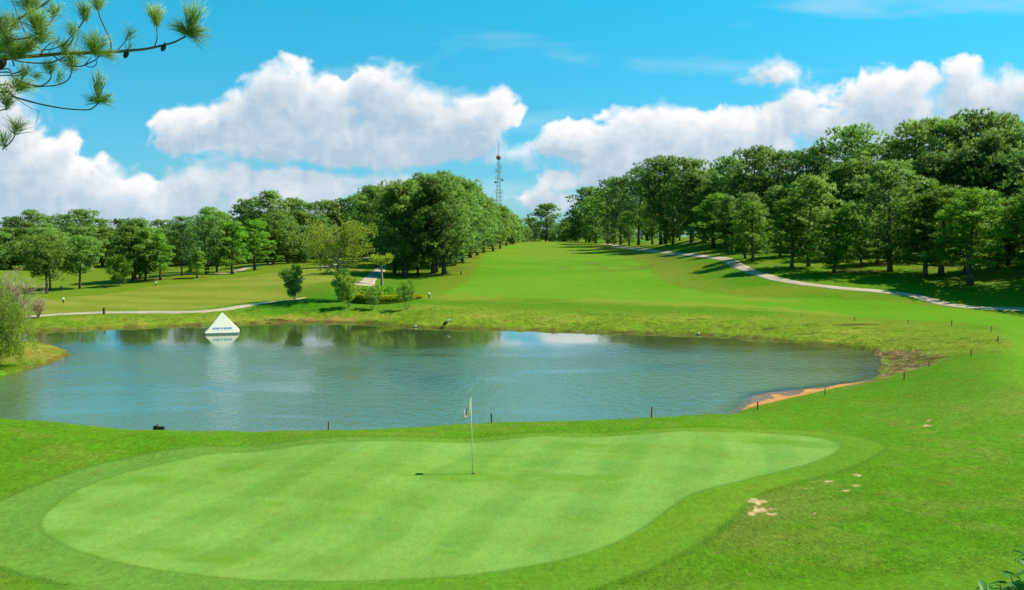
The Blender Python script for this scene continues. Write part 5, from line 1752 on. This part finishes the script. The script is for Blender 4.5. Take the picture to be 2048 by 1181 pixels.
    for pts, (d0, d1), (r0, r1), hub in BR:
        W = [wp(x, y, d0 + (d1 - d0) * k / (len(pts) - 1)) for k, (x, y) in enumerate(pts)]
        if hub is not None: W = [hub, hub * .5 + W[0] * .5 + [0, 0, .02]] + W
        sm = smooth(W); rr = np.linspace(r0 * .52, r1 * .62, len(sm)) * (1 + .12 * rs.rand(len(sm)))
        mb = MB(); mb.tube([q - org for q in sm], rr, 7); mb.build('branch', NEARBARK, t, True)
    # tufts: (x, y, direction angle deg from up (clockwise), spread, length px, needles, depth)
    TF = [(722, 45, -5, 60, 95, 110, .1), (625, 128, -8, 38, 120, 90, -.1), (1155, 165, -4, 42, 140, 130, .2), (1410, 195, 12, 34, 190, 120, .25), (1385, 248, -50, 34, 140, 90, .25), (1395, 245, 100, 40, 140, 90, .25), (1400, 240, 20, 60, 110, 80, .25),
          (945, 278, 25, 50, 95, 30, .2), (945, 380, 20, 25, 75, 12, .2), (535, 245, -8, 45, 90, 60, -.2), (700, 375, 0, 62, 150, 190, -.05), (745, 400, 95, 45, 120, 60, -.05), (520, 465, -5, 75, 100, 110, .1), (527, 500, 20, 80, 70, 50, .2),
          (370, 525, 0, 60, 85, 60, .1), (433, 590, 12, 45, 100, 26, .2), (720, 690, 5, 24, 165, 60, -.2), (728, 745, -78, 30, 95, 40, -.2), (728, 745, 78, 34, 110, 55, -.2), (728, 740, 10, 40, 80, 30, -.2),
          (120, 650, 10, 70, 120, 90, .2), (140, 655, 70, 40, 130, 60, .2), (55, 775, 0, 60, 110, 90, .2), (115, 968, 12, 70, 125, 80, -.1), (33, 1070, 0, 35, 110, 50, -.1), (400, 105, 5, 65, 95, 90, -.2), (215, 60, -10, 75, 130, 150, -.1), (205, 20, 20, 70, 100, 90, -.1),
          (110, 190, -30, 80, 130, 110, -.2), (270, 210, 10, 80, 140, 160, -.3), (300, 290, 10, 85, 120, 130, -.3), (262, 165, 0, 60, 110, 100, -.3), (45, 320, 0, 80, 130, 130, -.3), (150, 390, 10, 75, 140, 170, -.1), (220, 350, 20, 60, 110, 90, -.1),
          (95, 400, -20, 80, 130, 130, -.15), (20, 260, -20, 80, 120, 100, -.3), (20, 390, 0, 80, 130, 100, -.2), (480, 380, 0, 60, 110, 70, 0), (570, 410, 60, 60, 90, 40, .1), (0, 190, 0, 80, 120, 90, -.3), (170, 560, 20, 50, 100, 50, 0), (240, 560, 90, 50, 90, 30, .1), (330, 470, 120, 60, 70, 30, 0), (30, 700, -20, 80, 110, 80, .1), (660, 230, 0, 30, 5, 2, 0)]
    for (x, y, an, sp, ln, nn, dd) in TF[:-1]:
        nn = int(nn * .62) + 3; ln *= 1.12
        o = wp(x, y, dd); L = ln / S * (D0 + dd) / F
        a = math.radians(an); ax = np.array([math.sin(a), 0.0, math.cos(a)])
        d = rs.normal(size=(nn * 2, 3)); d = unit(d)
        th = math.radians(sp)
        c = np.cos(th * np.sqrt(rs.rand(nn * 2))); perp = unit(np.cross(d, ax)); dv = ax * c[:, None] + perp * np.sqrt(1 - c * c)[:, None]
        m = len(dv); bs = o + rs.normal(size=(m, 3)) * .010 + ax * (rs.rand(m)[:, None] * .06 - .03) - org
        # each needle: three-sided sliver with a slight droop
        s1 = unit(np.cross(dv, rs.normal(size=(m, 3)))); s2 = np.cross(dv, s1); w = .00125
        ll = (L * (.78 + .35 * rs.rand(m)))[:, None]; mid = bs + dv * ll * .55; tip = bs + dv * ll + np.array([0, 0, -1]) * ll * .07
        ring = lambda c_, w_: np.stack([c_ + s1 * w_, c_ - .5 * s1 * w_ + .87 * s2 * w_, c_ - .5 * s1 * w_ - .87 * s2 * w_], 1)
        V = np.concatenate([ring(bs, w), ring(mid, w), tip[:, None]], 1).reshape(-1, 3)
        b0 = (np.arange(m) * 7)[:, None]
        tri = np.array([[0, 1, 4], [0, 4, 3], [1, 2, 5], [1, 5, 4], [2, 0, 3], [2, 3, 5], [3, 4, 6], [4, 5, 6], [5, 3, 6]])
        Fc = (b0[:, None, :] + tri[None]).reshape(-1, 3)
        link('needle_tuft', np_mesh('needle_tuft', V, Fc, NEEDLE), t)
    for x, y, dd, s in ((938, 405, .17, .52), (1213, 355, .21, .50), (28, 470, 0, .8)):
        c = wp(x, y, dd) - org; mb = MB()
        pr = [(.052, .004), (.045, .016), (.028, .030), (.005, .034), (-.02, .028), (-.040, .015), (-.050, .003)]
        mb.tube([c + np.array([-(.045 - z) * .35, 0, z]) * s for z, r in pr], [r * s for z, r in pr], 10)
        for k in range(36):
            z = .04 - .085 * k / 36; r = np.interp(-z, [-.05, -.02, .02, .05], [.014, .031, .029, .006]) * s; a = k * 2.4
            q = c + np.array([-(.045 - z) * .35 * s + math.cos(a) * r, math.sin(a) * r, z * s]); mb.ball(q, .006 * s, (1, 1, .7), 5, 3)
        mb.tube([c + np.array([0, 0, .045]) * s, c + np.array([.01, 0, .075]) * s], [.005, .005], 5)
        mb.build('pine_cone', CONE, t, True)


near_pine()


# broad-leaved shrub poking into the bottom right corner
def corner_shrub():
    gl = leaf_mat('glossy_leaf', (0.060, 0.200, 0.010), (0.130, 0.330, 0.015), .45, .45, scale=9)
    rs = np.random.RandomState(6)
    b = np.array([3.62, 6.0]); bz = h1(*b)
    t = thing('broadleaf_shrub', 'glossy broad leaved shrub poking into the bottom right corner', 'shrub', (b[0], b[1], bz))
    org = np.array([b[0], b[1], bz])
    mbt = MB(); V = []; Fc = []; n = 0
    tips = [(2000, 1172, 6.0), (2022, 1152, 6.0), (2042, 1160, 6.1), (2060, 1140, 5.9), (1952, 1180, 6.05), (1968, 1184, 5.95), (1985, 1192, 5.9), (2080, 1110, 6.1), (2066, 1100, 6.2), (2030, 1195, 5.8), (2010, 1205, 5.9), (2060, 1190, 5.7), (2100, 1160, 5.8), (2085, 1090, 6.2), (2110, 1120, 6), (2130, 1180, 5.8), (1990, 1230, 5.7), (2050, 1230, 5.6)]
    for px, py, D in tips:
        tp_ = P(px, py, D) - org
        mbt.tube([np.array([rs.normal() * .05, rs.normal() * .05, -.05]), tp_ * .5 + [rs.normal() * .05, 0, .05], tp_], [.012, .008, .004], 6)
        for k in range(9):
            a = rs.rand() * 6.28; el = rs.uniform(-.25, .75)
            d = np.array([math.cos(a) * math.cos(el), math.sin(a) * math.cos(el), math.sin(el)])
            s0 = tp_ - np.array([0, 0, .025]) * k * .8
            L = rs.uniform(.09, .14); W = L * .20
            side = unit(np.cross(d, [0, 0, 1.0])); up = np.cross(side, d)
            m = 7; rows_ = []
            for q in range(m + 1):
                u = q / m; c = s0 + d * L * u + up * (-.25 * L * u * u); w = W * math.sin(math.pi * min(1, u * .92 + .04)) ** .8
                rows_ += [c - side * w + up * w * .35, c, c + side * w + up * w * .35]
            V += rows_
            for q in range(m):
                for j in range(2):
                    a0 = n + q * 3 + j; Fc.append((a0, a0 + 1, a0 + 4, a0 + 3))
            n += 3 * (m + 1)
    mbt.build('stem', BARK_TWIG, t, True)
    link('foliage', np_mesh('foliage', V, Fc, gl, True), t)


corner_shrub()
